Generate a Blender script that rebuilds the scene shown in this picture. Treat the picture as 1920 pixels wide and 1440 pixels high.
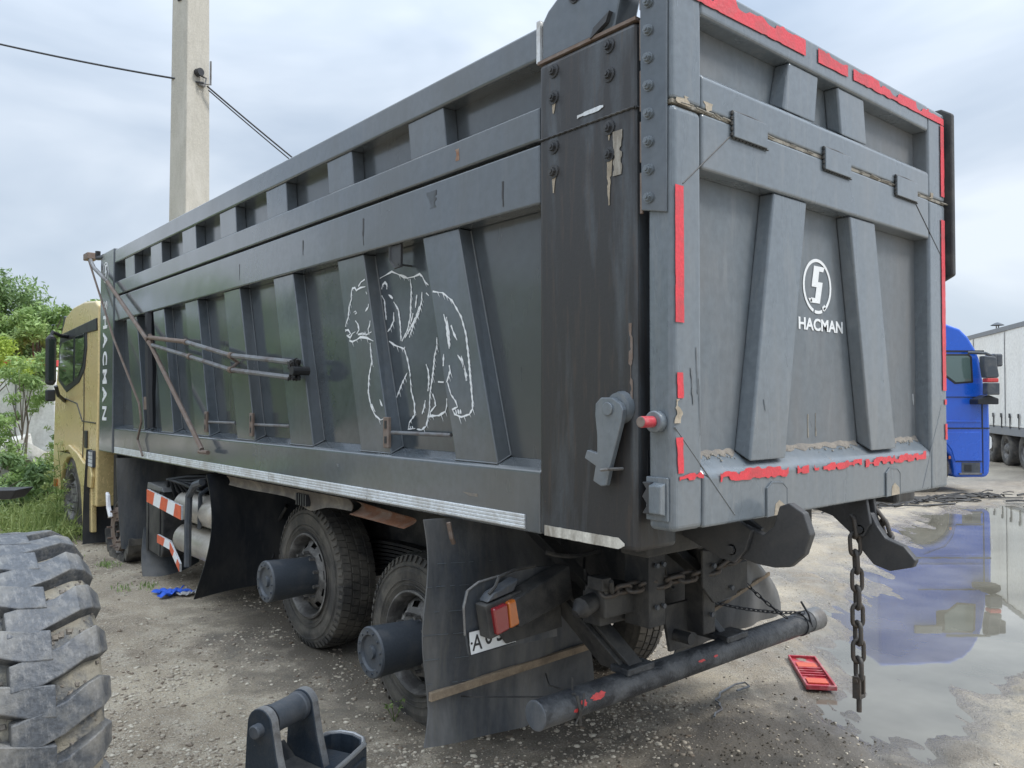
import bpy, bmesh, math, random
import numpy as np
from mathutils import Vector, Matrix, Euler
for o in list(bpy.data.objects): bpy.data.objects.remove(o)
S = bpy.context.scene; COL = S.collection
random.seed(7); RNG = np.random.default_rng(11)
R = math.radians
# ------------------------------------------------------------------ camera
cd = bpy.data.cameras.new('camera'); cam = bpy.data.objects.new('camera', cd); COL.objects.link(cam)
cam.location = (-2.4, -1.8865, 1.8969)
cam.rotation_euler = (R(90) + 0.02, 0, -0.7057)
cd.sensor_width = 36; cd.lens = 36 * 1501.4 / 1920; cd.clip_start = .05; cd.clip_end = 3000
S.camera = cam
# ------------------------------------------------------------------ sky
SUN_EL, SUN_AZ = 48, 138      # azimuth clockwise from +y
W = bpy.data.worlds.new('World'); S.world = W; W.use_nodes = True
nt = W.node_tree; nt.nodes.clear(); N = nt.nodes; L = nt.links
out = N.new('ShaderNodeOutputWorld'); bg = N.new('ShaderNodeBackground'); L.new(bg.outputs[0], out.inputs[0])
bg.inputs[1].default_value = 0.1
sky = N.new('ShaderNodeTexSky'); sky.sky_type = 'NISHITA'; sky.sun_disc = False
sky.sun_elevation = R(SUN_EL); sky.sun_rotation = R(SUN_AZ)
tc = N.new('ShaderNodeTexCoord'); sep = N.new('ShaderNodeSeparateXYZ'); L.new(tc.outputs['Generated'], sep.inputs[0])
mp = N.new('ShaderNodeMapping'); mp.inputs['Scale'].default_value = (1.0, 1.0, 2.6); L.new(tc.outputs['Generated'], mp.inputs[0])
nz = N.new('ShaderNodeTexNoise'); nz.inputs['Scale'].default_value = 2.0; nz.inputs['Detail'].default_value = 5; nz.inputs['Roughness'].default_value = .48; nz.inputs['Distortion'].default_value = .35
L.new(mp.outputs[0], nz.inputs[0])
rp = N.new('ShaderNodeValToRGB'); L.new(nz.outputs[0], rp.inputs[0])
rp.color_ramp.elements[0].position = .34; rp.color_ramp.elements[0].color = (2.55, 3.1, 3.85, 1)
rp.color_ramp.elements[1].position = .66; rp.color_ramp.elements[1].color = (5.1, 5.5, 6.0, 1)
e = rp.color_ramp.elements.new(.5); e.color = (3.7, 4.2, 4.85, 1)
# overcast sky: zenith brighter than the horizon
m1 = N.new('ShaderNodeMath'); m1.operation = 'POWER'; m1.inputs[1].default_value = 3.0
mx0 = N.new('ShaderNodeMath'); mx0.operation = 'MAXIMUM'; mx0.inputs[1].default_value = 0; L.new(sep.outputs[2], mx0.inputs[0]); L.new(mx0.outputs[0], m1.inputs[0])
m2 = N.new('ShaderNodeMath'); m2.operation = 'MULTIPLY_ADD'; m2.inputs[1].default_value = 4.2; m2.inputs[2].default_value = 1.0; L.new(m1.outputs[0], m2.inputs[0])
vm = N.new('ShaderNodeVectorMath'); vm.operation = 'SCALE'; L.new(rp.outputs[0], vm.inputs[0]); L.new(m2.outputs[0], vm.inputs['Scale'])
mix = N.new('ShaderNodeMix'); mix.data_type = 'RGBA'; mix.inputs[0].default_value = .9
L.new(sky.outputs[0], mix.inputs[6]); L.new(vm.outputs[0], mix.inputs[7]); L.new(mix.outputs[2], bg.inputs[0])
# ------------------------------------------------------------------ sun behind cloud
sd = bpy.data.lights.new('sun', 'SUN'); sd.energy = 1.5; sd.angle = R(14); sd.color = (1, .96, .9)
sun = bpy.data.objects.new('sun', sd); COL.objects.link(sun); sun.location = (0, 0, 30)
_d = Vector((math.sin(R(SUN_AZ)) * math.cos(R(SUN_EL)), math.cos(R(SUN_AZ)) * math.cos(R(SUN_EL)), math.sin(R(SUN_EL))))
sun.rotation_euler = _d.to_track_quat('Z', 'Y').to_euler()
S.view_settings.view_transform = 'Standard'; S.view_settings.look = 'None'; S.view_settings.exposure = 0.78
S.view_settings.gamma = 1; S.view_settings.use_curve_mapping = False
S.render.engine = 'CYCLES'
# ------------------------------------------------------------------ materials
def nodes(name):
    m = bpy.data.materials.new(name); m.use_nodes = True; t = m.node_tree
    return m, t, t.nodes['Principled BSDF']
def noise(t, vec, scale, detail=4, rough=.55, dist=0):
    n = t.nodes.new('ShaderNodeTexNoise'); n.inputs['Scale'].default_value = scale; n.inputs['Detail'].default_value = detail
    n.inputs['Roughness'].default_value = rough; n.inputs['Distortion'].default_value = dist
    if vec is not None: t.links.new(vec, n.inputs[0])
    return n.outputs[0]
def ramp(t, fac, a, b):
    n = t.nodes.new('ShaderNodeMapRange'); n.inputs[1].default_value = a; n.inputs[2].default_value = b; t.links.new(fac, n.inputs[0]); return n.outputs[0]
def mixc(t, fac, a, b):
    n = t.nodes.new('ShaderNodeMix'); n.data_type = 'RGBA'
    if isinstance(fac, (int, float)): n.inputs[0].default_value = fac
    else: t.links.new(fac, n.inputs[0])
    for i, c in ((6, a), (7, b)):
        if isinstance(c, tuple): n.inputs[i].default_value = (*c[:3], 1)
        else: t.links.new(c, n.inputs[i])
    return n.outputs[2]
def math2(t, op, a, b):
    n = t.nodes.new('ShaderNodeMath'); n.operation = op
    for i, c in enumerate((a, b)):
        if isinstance(c, (int, float)): n.inputs[i].default_value = c
        else: t.links.new(c, n.inputs[i])
    return n.outputs[0]
def coords(t, scale=(1, 1, 1), kind='Object'):
    c = t.nodes.new('ShaderNodeTexCoord'); m = t.nodes.new('ShaderNodeMapping'); m.inputs['Scale'].default_value = scale
    t.links.new(c.outputs[kind], m.inputs[0]); return m.outputs[0]
def bump(t, p, h, strength, dist=.01):
    b = t.nodes.new('ShaderNodeBump'); b.inputs['Strength'].default_value = strength; b.inputs['Distance'].default_value = dist
    t.links.new(h, b.inputs['Height']); t.links.new(b.outputs[0], p.inputs['Normal'])
def mat(name, base, rough=.5, metal=0., dirt=None, amt=.5, scale=3., streak=1., stop=.2, rust=None, rust_amt=0., bmp=.15, bscale=60, coat=0., var=.12, fine=None, wave=0):
    """base paint + large dirt (streaked down when streak<1) + fine grime + rust flecks"""
    m, t, p = nodes(name)
    o = coords(t); os_ = coords(t, (1, 1, streak))
    big = noise(t, os_, scale, 6, .62, .3); sm = noise(t, o, scale * 14, 4, .6)
    c = mixc(t, ramp(t, sm, .3, .7), tuple(x * (1 - var) for x in base), tuple(min(1, x * (1 + var)) for x in base))
    if dirt:
        f = ramp(t, big, .62 - amt * .35, .62 - amt * .35 + stop); f = math2(t, 'MULTIPLY', f, min(1, .45 + amt * .5))
        c = mixc(t, f, c, dirt)
    if fine:
        f2 = ramp(t, noise(t, coords(t, (1, 1, streak * .5)), scale * 9, 5, .7), .52, .7); f2 = math2(t, 'MULTIPLY', f2, .55); c = mixc(t, f2, c, fine)
    if rust:
        rn = noise(t, o, scale * 4.5, 8, .7, .5); rf = ramp(t, rn, .72 - rust_amt * .3, .75 - rust_amt * .3); c = mixc(t, rf, c, rust)
    t.links.new(c, p.inputs['Base Color'])
    r_ = math2(t, 'MULTIPLY_ADD', ramp(t, big, .3, .75), .22); r_.node.inputs[2].default_value = max(.02, rough - .08); t.links.new(r_, p.inputs['Roughness'])
    p.inputs['Metallic'].default_value = metal; p.inputs['Coat Weight'].default_value = coat; p.inputs['Coat Roughness'].default_value = .12
    h = noise(t, o, bscale, 5, .6)
    if wave:
        h = math2(t, 'ADD', math2(t, 'MULTIPLY', noise(t, o, 3.2, 2, .4), wave), math2(t, 'MULTIPLY', noise(t, o, bscale, 4, .6), .12))
    bump(t, p, h, bmp)
    return m
M = {}
M['paint'] = mat('grey_paint', (.084, .099, .114), .16, dirt=(.075, .08, .08), amt=.45, scale=1.6, streak=.3, bmp=.06, wave=9, coat=.7, fine=(.10, .11, .118))
M['gate'] = mat('dusty_grey_paint', (.128, .150, .170), .27, dirt=(.175, .182, .186), amt=.34, scale=2.2, streak=.22, coat=.55, wave=6, bmp=.035, rust=(.19, .14, .1), rust_amt=.06, fine=(.19, .2, .205))
M['gatepanel'] = mat('worn_panel_paint', (.125, .145, .162), .42, dirt=(.17, .163, .157), amt=.55, scale=1.6, streak=.35, stop=.3, bmp=.06, fine=(.19, .2, .208))
M['panel'] = mat('side_panel_paint', (.056, .067, .076), .2, dirt=(.055, .058, .06), amt=.5, scale=1.4, streak=.25, bmp=.07, wave=12, coat=.6)
M['stained'] = mat('stained_grey_paint', (.078, .09, .102), .38, dirt=(.021, .018, .017), amt=.78, scale=4.2, streak=.16, stop=.16, bmp=.08, rust=(.15, .10, .065), rust_amt=.05, fine=(.075, .055, .042))
M['dark'] = mat('dark_chassis', (.016, .017, .019), .65, dirt=(.04, .037, .033), amt=.5, scale=5, bmp=.3, rust=(.07, .045, .03), rust_amt=.1)
M['flapgrey'] = mat('mud_coated_flap', (.12, .122, .122), .65, dirt=(.24, .235, .225), amt=.6, scale=3, streak=.25, bmp=.15, fine=(.2, .2, .195))
M['greasy'] = mat('dusty_chassis', (.02, .021, .023), .6, dirt=(.075, .072, .066), amt=.6, scale=6, bmp=.3)
M['pipe'] = mat('tarred_pipe', (.035, .038, .043), .42, dirt=(.13, .135, .14), amt=.5, scale=7, bmp=1.0, bscale=32, rust=(.09, .085, .08), rust_amt=.12)
M['hook'] = mat('hook_steel', (.04, .042, .046), .5, dirt=(.07, .068, .065), amt=.4, scale=5, bmp=.15, rust=(.12, .08, .06), rust_amt=.03)
M['steel'] = mat('bare_steel', (.22, .22, .22), .5, .5, dirt=(.1, .085, .07), amt=.5, scale=8, bmp=.2)
M['chain'] = mat('chain_iron', (.075, .07, .066), .6, .3, dirt=(.1, .075, .055), amt=.5, scale=25, bmp=.3)
M['rust'] = mat('rusty_rod', (.16, .115, .09), .7, .1, dirt=(.22, .19, .17), amt=.5, scale=12, bmp=.3)
M['rod'] = mat('grey_rod', (.16, .17, .18), .5, dirt=(.09, .06, .05), amt=.5, scale=9, bmp=.2)
M['red'] = mat('red_tape', (.62, .045, .06), .38, dirt=(.36, .06, .065), amt=.45, scale=9, bmp=.25)
M['white'] = mat('white_print', (.72, .74, .75), .45, var=.04, bmp=.05)
M['refl'] = mat('silver_reflector', (.62, .65, .67), .3, .15, dirt=(.3, .27, .23), amt=.42, scale=4, streak=1, bmp=.2, fine=(.4, .38, .34))
M['reflold'] = mat('stained_reflector', (.6, .58, .52), .4, 0, dirt=(.08, .055, .03), amt=.6, scale=6, streak=.3, bmp=.2)
M['rubber'] = mat('flap_rubber', (.02, .023, .028), .45, dirt=(.065, .063, .06), amt=.4, scale=3, streak=.35, bmp=.15, fine=(.06, .058, .055))
M['flapdust'] = mat('dusty_flap_rubber', (.055, .062, .072), .5, dirt=(.2, .196, .187), amt=.62, scale=2.6, streak=.25, bmp=.15, fine=(.12, .115, .1))
M['tyre'] = mat('tyre_rubber', (.055, .053, .05), .75, dirt=(.17, .155, .13), amt=.58, scale=5, bmp=.3, fine=(.1, .09, .08))
M['bigtyre'] = mat('muddy_tyre_rubber', (.058, .065, .076), .52, dirt=(.235, .225, .2), amt=.5, scale=6, stop=.2, var=.25, bmp=.6, bscale=30, fine=(.22, .22, .22))
M['mudtyre'] = mat('muddy_tyre_base', (.10, .105, .11), .75, dirt=(.33, .3, .235), amt=.6, scale=7, stop=.14, bmp=1.0, bscale=38, fine=(.30, .28, .23), var=.3)
M['rim'] = mat('rusty_rim', (.11, .105, .1), .6, .2, dirt=(.34, .33, .31), amt=.5, scale=9, bmp=.4, rust=(.1, .06, .04), rust_amt=.25)
M['hub'] = mat('dark_hub', (.06, .07, .084), .5, dirt=(.13, .13, .13), amt=.4, scale=6, bmp=.2)
M['gold'] = mat('gold_paint', (.66, .52, .25), .28, .2, dirt=(.6, .5, .3), amt=.2, scale=2, bmp=.02, coat=.5)
M['black'] = mat('black_plastic', (.02, .022, .026), .45, bmp=.1)
M['white_box'] = mat('white_coach_paint', (.85, .85, .86), .5, dirt=(.4, .38, .36), amt=.4, scale=1, bmp=.05)
M['blue'] = mat('blue_paint', (.008, .10, .56), .25, dirt=(.02, .06, .4), amt=.25, scale=1, bmp=.02, coat=.8, var=.04)
M['curtain'] = mat('curtain_vinyl', (.82, .81, .76), .5, dirt=(.62, .6, .55), amt=.35, scale=.8, streak=.3, bmp=.1)
M['greyrail'] = mat('trailer_rail', (.2, .21, .22), .5, dirt=(.3, .29, .27), amt=.3, scale=2)
M['concrete'] = mat('pole_concrete', (.42, .40, .35), .85, dirt=(.52, .5, .45), amt=.5, scale=3, streak=.4, bmp=.4, bscale=25, fine=(.34, .32, .28))
M['slab'] = mat('rubble_concrete', (.45, .44, .4), .9, dirt=(.3, .28, .25), amt=.5, scale=2, bmp=.5)
M['wood'] = mat('batten_wood', (.3, .235, .165), .75, dirt=(.13, .1, .075), amt=.5, scale=6, bmp=.4)
M['beige'] = mat('dirty_beige_fender', (.16, .135, .105), .65, dirt=(.07, .06, .05), amt=.7, scale=7, bmp=.4, rust=(.2, .1, .055), rust_amt=.2)
M['rustsheet'] = mat('rusty_sheet', (.23, .11, .06), .75, dirt=(.33, .28, .23), amt=.45, scale=8, bmp=.4)
M['tank'] = mat('air_tank_paint', (.5, .47, .42), .35, .35, dirt=(.36, .32, .27), amt=.4, scale=8, bmp=.1)
M['orange'] = mat('orange_reflector', (.62, .1, .04), .4, dirt=(.4, .1, .06), amt=.3, scale=8)
M['wire'] = mat('black_wire', (.03, .032, .038), .6, bmp=.1)
M['bark'] = mat('bark', (.13, .105, .08), .9, dirt=(.2, .18, .15), amt=.4, scale=6, bmp=.8)
M['bluecloth'] = mat('blue_rag_cloth', (.03, .12, .62), .8, bmp=.3)
M['pale'] = mat('pale_rag_cloth', (.45, .45, .45), .8)
M['redplastic'] = mat('red_moulded_plastic', (.42, .035, .05), .35, dirt=(.55, .3, .28), amt=.4, scale=14, bmp=.1)
M['coupler'] = mat('worn_blue_black_steel', (.045, .06, .08), .38, .45, dirt=(.1, .1, .1), amt=.4, scale=7, bmp=.35, rust=(.24, .2, .15), rust_amt=.16)
M['worn'] = mat('polished_steel_edge', (.34, .34, .34), .42, .5, dirt=(.15, .13, .11), amt=.5, scale=10, bmp=.3)
M['filler'] = mat('bare_filler', (.36, .31, .24), .8, dirt=(.2, .17, .13), amt=.5, scale=9, bmp=.4)
M['mudpaint'] = mat('dry_mud', (.21, .185, .155), .85, dirt=(.14, .135, .13), amt=.5, scale=14, bmp=.5)
M['clod'] = mat('dirt_clod', (.08, .068, .052), .9, bmp=.3)
M['tarp'] = mat('caulk', (.27, .25, .21), .85, dirt=(.12, .11, .1), amt=.5, scale=15, bmp=.6)
def glass(name, base, rough=.05):
    m, t, p = nodes(name); p.inputs['Base Color'].default_value = (*base, 1); p.inputs['Roughness'].default_value = rough
    p.inputs['Specular IOR Level'].default_value = .9; p.inputs['Coat Weight'].default_value = .6; p.inputs['Coat Roughness'].default_value = .02
    return m
M['glass'] = glass('tinted_glass', (.02, .03, .025)); M['bglass'] = glass('cab_glass', (.1, .15, .14))
M['lensr'] = glass('red_lens', (.22, .015, .02), .25); M['lenso'] = glass('amber_lens', (.42, .11, .015), .25)
def leafmat(name, a, b):
    m, t, p = nodes(name); at = t.nodes.new('ShaderNodeAttribute'); at.attribute_name = 'tint'
    c = mixc(t, at.outputs['Fac'], a, b); t.links.new(c, p.inputs['Base Color']); p.inputs['Roughness'].default_value = .5
    tr = t.nodes.new('ShaderNodeBsdfTranslucent'); t.links.new(c, tr.inputs[0]); ms = t.nodes.new('ShaderNodeMixShader'); ms.inputs[0].default_value = .35
    t.links.new(p.outputs[0], ms.inputs[1]); t.links.new(tr.outputs[0], ms.inputs[2]); t.links.new(ms.outputs[0], t.nodes['Material Output'].inputs[0]); return m
M['leafdark'] = leafmat('birch_leaves', (.085, .15, .055), (.26, .38, .14))
M['leafmid'] = leafmat('maple_leaves', (.12, .21, .055), (.42, .56, .2))
M['leafyel'] = leafmat('yellow_green_leaves', (.2, .3, .03), (.42, .52, .08))
M['weed'] = leafmat('weed_leaves', (.14, .22, .05), (.46, .52, .2))

# ------------------------------------------------------------------ mesh helpers
def link(name, me, m=None, parent=None, bevel=0, smooth=False, seg=2, auto=True):
    o = bpy.data.objects.new(name, me); COL.objects.link(o)
    if m is not None and not me.materials: me.materials.append(M[m] if isinstance(m, str) else m)
    if smooth:
        me.polygons.foreach_set('use_smooth', [True] * len(me.polygons)); me.set_sharp_from_angle(angle=R(38))
    if parent is not None:
        o.parent = parent
        w = parent.get('_org')
        if w: o.matrix_parent_inverse = Matrix.Translation(Vector(w)).inverted()
    if bevel:
        b = o.modifiers.new('bevel', 'BEVEL'); b.width = bevel; b.segments = seg; b.limit_method = 'ANGLE'; b.angle_limit = R(35)
    return o
def thing(name, label, cat, loc=(0, 0, 0), group=None):
    o = bpy.data.objects.new(name, None); COL.objects.link(o); o.location = loc; o.empty_display_size = .2
    o['label'] = label; o['category'] = cat; o.matrix_world = Matrix.Translation(Vector(loc)); o['_org'] = list(map(float, loc))
    if group: o['group'] = group
    return o
def tag(o, label, cat, group=None):
    o['label'] = label; o['category'] = cat
    if group: o['group'] = group
    return o
def struct(o): o['kind'] = 'structure'; return o
class MB:
    def __init__(s): s.v = []; s.f = []
    def add(s, v, f):
        n = len(s.v); s.v += [tuple(map(float, q)) for q in v]; s.f += [tuple(n + i for i in q) for q in f]; return s
    def box(s, x0, x1, y0, y1, z0, z1):
        return s.hexa([(x0, y0, z0), (x1, y0, z0), (x1, y1, z0), (x0, y1, z0), (x0, y0, z1), (x1, y0, z1), (x1, y1, z1), (x0, y1, z1)])
    def hexa(s, p): return s.add(p, [(0, 3, 2, 1), (4, 5, 6, 7), (0, 1, 5, 4), (1, 2, 6, 5), (2, 3, 7, 6), (3, 0, 4, 7)])
    def prism(s, pts, axis, a, b):
        """pts in the two other axes (in x,y,z order), extruded along axis from a to b"""
        n = len(pts)
        def mk(p, w):
            q = [p[0], p[1]]; q.insert(axis, w); return q
        v = [mk(p, a) for p in pts] + [mk(p, b) for p in pts]
        return s.add(v, [tuple(range(n))[::-1], tuple(range(n, 2 * n))] + [(i, (i + 1) % n, n + (i + 1) % n, n + i) for i in range(n)])
    def tube(s, path, r, n=8, cap=True, closed=False):
        P = [Vector(p) for p in path]; K = len(P); rr = r if isinstance(r, (list, tuple)) else [r] * K
        up = None; V = []; F = []
        for i in range(K):
            if closed: d = P[(i + 1) % K] - P[i - 1]
            else: d = P[min(i + 1, K - 1)] - P[max(i - 1, 0)]
            d.normalize()
            if up is None: up = Vector((0, 0, 1)) if abs(d.z) < .9 else Vector((1, 0, 0))
            a = d.cross(up); a.normalize(); b = a.cross(d); b.normalize(); up = b
            for k in range(n):
                t = 2 * math.pi * k / n; V.append(P[i] + (a * math.cos(t) + b * math.sin(t)) * rr[i])
        for i in range(K if closed else K - 1):
            j = (i + 1) % K
            for k in range(n): F.append((i * n + k, i * n + (k + 1) % n, j * n + (k + 1) % n, j * n + k))
        if cap and not closed: F += [tuple(range(n))[::-1], tuple((K - 1) * n + k for k in range(n))]
        return s.add(V, F)
    def cyl(s, a, b, r, n=16, r2=None): return s.tube([a, b], [r, r if r2 is None else r2], n)
    def lathe(s, prof, n=32, axis=0, c=(0, 0, 0), a0=0, a1=2 * math.pi):
        """prof: (along axis, radius)"""
        V = []; F = []; K = len(prof); full = abs(a1 - a0 - 2 * math.pi) < 1e-6; m = n if full else n + 1
        for i in range(m):
            t = a0 + (a1 - a0) * i / n
            for (h, r) in prof:
                q = [r * math.cos(t), r * math.sin(t)]; q.insert(axis, h); V.append([q[j] + c[j] for j in range(3)])
        for i in range(n):
            j = (i + 1) % m
            for k in range(K - 1): F.append((i * K + k, i * K + k + 1, j * K + k + 1, j * K + k))
        return s.add(V, F)
    def sheet(s, fn, nu, nv, th=None):
        """fn(u,v)->point ; optional thickness vector"""
        V = [fn(i / nu, j / nv) for i in range(nu + 1) for j in range(nv + 1)]; m = nv + 1
        F = [(i * m + j, (i + 1) * m + j, (i + 1) * m + j + 1, i * m + j + 1) for i in range(nu) for j in range(nv)]
        if th is None: return s.add(V, F)
        n = len(V); V2 = [(p[0] + th[0], p[1] + th[1], p[2] + th[2]) for p in V]
        F2 = [tuple(n + i for i in q[::-1]) for q in F]
        E_ = [i * m for i in range(nu + 1)] + [nu * m + j for j in range(1, m)] + [i * m + nv for i in range(nu - 1, -1, -1)] + [j for j in range(nv - 1, 0, -1)]
        F3 = [(E_[k], n + E_[k], n + E_[(k + 1) % len(E_)], E_[(k + 1) % len(E_)]) for k in range(len(E_))]
        return s.add(V + V2, F + F2 + F3)
    def mesh(s, name, fix=True):
        me = bpy.data.meshes.new(name); me.from_pydata(s.v, [], s.f)
        if fix:
            bm = bmesh.new(); bm.from_mesh(me); bmesh.ops.recalc_face_normals(bm, faces=bm.faces); bm.to_mesh(me); bm.free()
        me.update(); return me
    def obj(s, name, m, parent=None, bevel=0, smooth=False, seg=2): return link(name, s.mesh(name), m, parent, bevel, smooth, seg)
def npmesh(name, V, F, nper, tint=None):
    me = bpy.data.meshes.new(name); nv = len(V); nf = len(F)
    me.vertices.add(nv); me.vertices.foreach_set('co', np.asarray(V, np.float32).ravel())
    me.loops.add(nf * nper); me.loops.foreach_set('vertex_index', np.asarray(F, np.int32).ravel())
    me.polygons.add(nf); me.polygons.foreach_set('loop_start', np.arange(0, nf * nper, nper, dtype=np.int32))
    try: me.polygons.foreach_set('loop_total', np.full(nf, nper, dtype=np.int32))
    except Exception: pass
    me.update(calc_edges=True)
    if tint is not None:
        a = me.attributes.new('tint', 'FLOAT', 'POINT'); a.data.foreach_set('value', np.asarray(tint, np.float32))
    me.validate(); return me
def text_mesh(body, size, ext=.0015, bold=.012, sx=1.):
    c = bpy.data.curves.new('lettering', 'FONT'); c.body = body; c.size = size; c.extrude = ext; c.offset = bold * size; c.align_x = 'CENTER'; c.align_y = 'CENTER'; c.resolution_u = 4
    o = bpy.data.objects.new('tmp', c); COL.objects.link(o); bpy.context.view_layer.update()
    me = bpy.data.meshes.new_from_object(o); bpy.data.objects.remove(o)
    return me
def vnoise(x, y, seed=0):
    xi = np.floor(x).astype(np.int64); yi = np.floor(y).astype(np.int64); xf = x - xi; yf = y - yi
    u = xf * xf * (3 - 2 * xf); v = yf * yf * (3 - 2 * yf)
    def h(a, b):
        n = (a * 374761393 + b * 668265263 + seed * 1442695041) & 0x7fffffff
        n = ((n ^ (n >> 13)) * 1274126177) & 0x7fffffff
        return ((n ^ (n >> 16)) & 0xffff) / 65535.
    return (h(xi, yi) * (1 - u) + h(xi + 1, yi) * u) * (1 - v) + (h(xi, yi + 1) * (1 - u) + h(xi + 1, yi + 1) * u) * v
def fbm(x, y, f, o=4, seed=0):
    s_ = 0; a = .5
    for i in range(o): s_ = s_ + a * (vnoise(x * f, y * f, seed + i) - .5); f *= 2.03; a *= .5
    return s_
# ------------------------------------------------------------------ ground
POND = np.array([(1.9, -.1), (2.35, .55), (3.5, 1.15), (4.6, 1.7), (5.8, 2.1), (8, 2.85), (10.7, 3.5), (12.5, 3.7), (14, 3.2), (14.5, 0), (11, -1.6), (7, -1.5), (5.2, -.6), (4.1, .05), (3.3, .02), (2.7, -.5)])
def pond_sd(x, y):
    d = np.full(x.shape, 1e9); ins = np.zeros(x.shape, bool); n = len(POND)
    for i in range(n):
        a = POND[i]; b = POND[(i + 1) % n]; e0, e1 = b - a
        t = np.clip(((x - a[0]) * e0 + (y - a[1]) * e1) / (e0 * e0 + e1 * e1), 0, 1)
        d = np.minimum(d, np.hypot(x - a[0] - t * e0, y - a[1] - t * e1))
        c = ((a[1] > y) != (b[1] > y)); xx = (b[0] - a[0]) * (y - a[1]) / ((b[1] - a[1]) if b[1] != a[1] else 1e-9) + a[0]
        ins ^= c & (x < xx)
    return np.where(ins, -d, d)
def ground_h(x, y):
    x = np.asarray(x, float); y = np.asarray(y, float)
    slope = np.interp(y, [-5, 3, 7.5, 12, 30], [0, 0, .1, .12, .12]) * np.clip((5 - x) / 2.5, 0, 1)
    dip = -.09 * np.exp(-((x - .5) / .7) ** 2 - ((y - 2.0) / .75) ** 2) - .03 * np.exp(-((x + .9) / .8) ** 2 - ((y - 2.0) / 1.5) ** 2)
    near = np.clip(1.4 - np.hypot(x - 2, y - 3) / 16, 0, 1)
    sd = pond_sd(x, y)
    rough = fbm(x, y, 1.1, 4, 3) * .05 + fbm(x, y, 7, 3, 9) * .018
    # tyre ruts, running along the diagonal
    a = (x * .65 + y * .76); b = (x * .76 - y * .65)
    rut = fbm(a * .35, b * 3.2, 1, 3, 21) * .04
    streak = fbm(a * .9, b * .9, 1.6, 4, 31) * .9
    fine_ = fbm(a * .5, b * 1.9, 3.2, 4, 51) * .085 + fbm(a * .6, b * 2.2, 9, 3, 61) * .03
    fine_ = fine_ * np.clip(1.3 - np.abs(sd + .35) / 1.5, .10, 1)
    basin = np.clip(-(sd + streak * 1.0) * .06, -.022, .05) - fine_
    h = .022 + slope + dip + (rough + rut * np.clip(1 - np.abs(sd) / 3, .3, 1)) * near * np.clip(.25 + sd * 1.2, .22, 1)
    wl_ = np.clip((1.2 - sd) / .8, 0, 1); basin = basin - .055 * np.exp(-((x - 3.0) / 1.3) ** 2 - ((y + .35) / .5) ** 2); h = h - (basin + .003 + .014 * np.clip(.5 - sd, 0, 1)) * wl_
    h = h + .02 * np.clip((2.1 - x) / .5, 0, 1) * np.clip((1.5 - y) / 1.0, 0, 1)
    return h
gx = np.concatenate([-np.geomspace(600, 3.2, 46), np.arange(-3.0, 7.0, .036), np.geomspace(7.03, 18, 120), np.geomspace(19, 700, 32)])
gy = np.concatenate([-np.geomspace(600, 2.2, 46), np.arange(-2.0, 6.5, .036), np.geomspace(6.53, 18, 110), np.geomspace(19, 700, 32)])
GX, GY = np.meshgrid(gx, gy, indexing='ij'); GZ = ground_h(GX, GY)
nx_, ny_ = GX.shape
idx = np.arange(nx_ * ny_).reshape(nx_, ny_)
GF = np.stack([idx[:-1, :-1], idx[1:, :-1], idx[1:, 1:], idx[:-1, 1:]], -1).reshape(-1, 4)
gme = npmesh('ground', np.stack([GX, GY, GZ], -1).reshape(-1, 3), GF, 4)
_sd = pond_sd(GX, GY) + fbm(GX, GY, .9, 4, 81) * 1.6
_dm = np.clip((1.3 - _sd) / 1.3, 0, 1) * (GX > 1.0) * np.clip((GX - 1.0) / 1.2, 0, 1); _at = gme.attributes.new('damp', 'FLOAT', 'POINT'); _at.data.foreach_set('value', _dm.ravel().astype(np.float32))
gme.polygons.foreach_set('use_smooth', [True] * len(gme.polygons))
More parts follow.
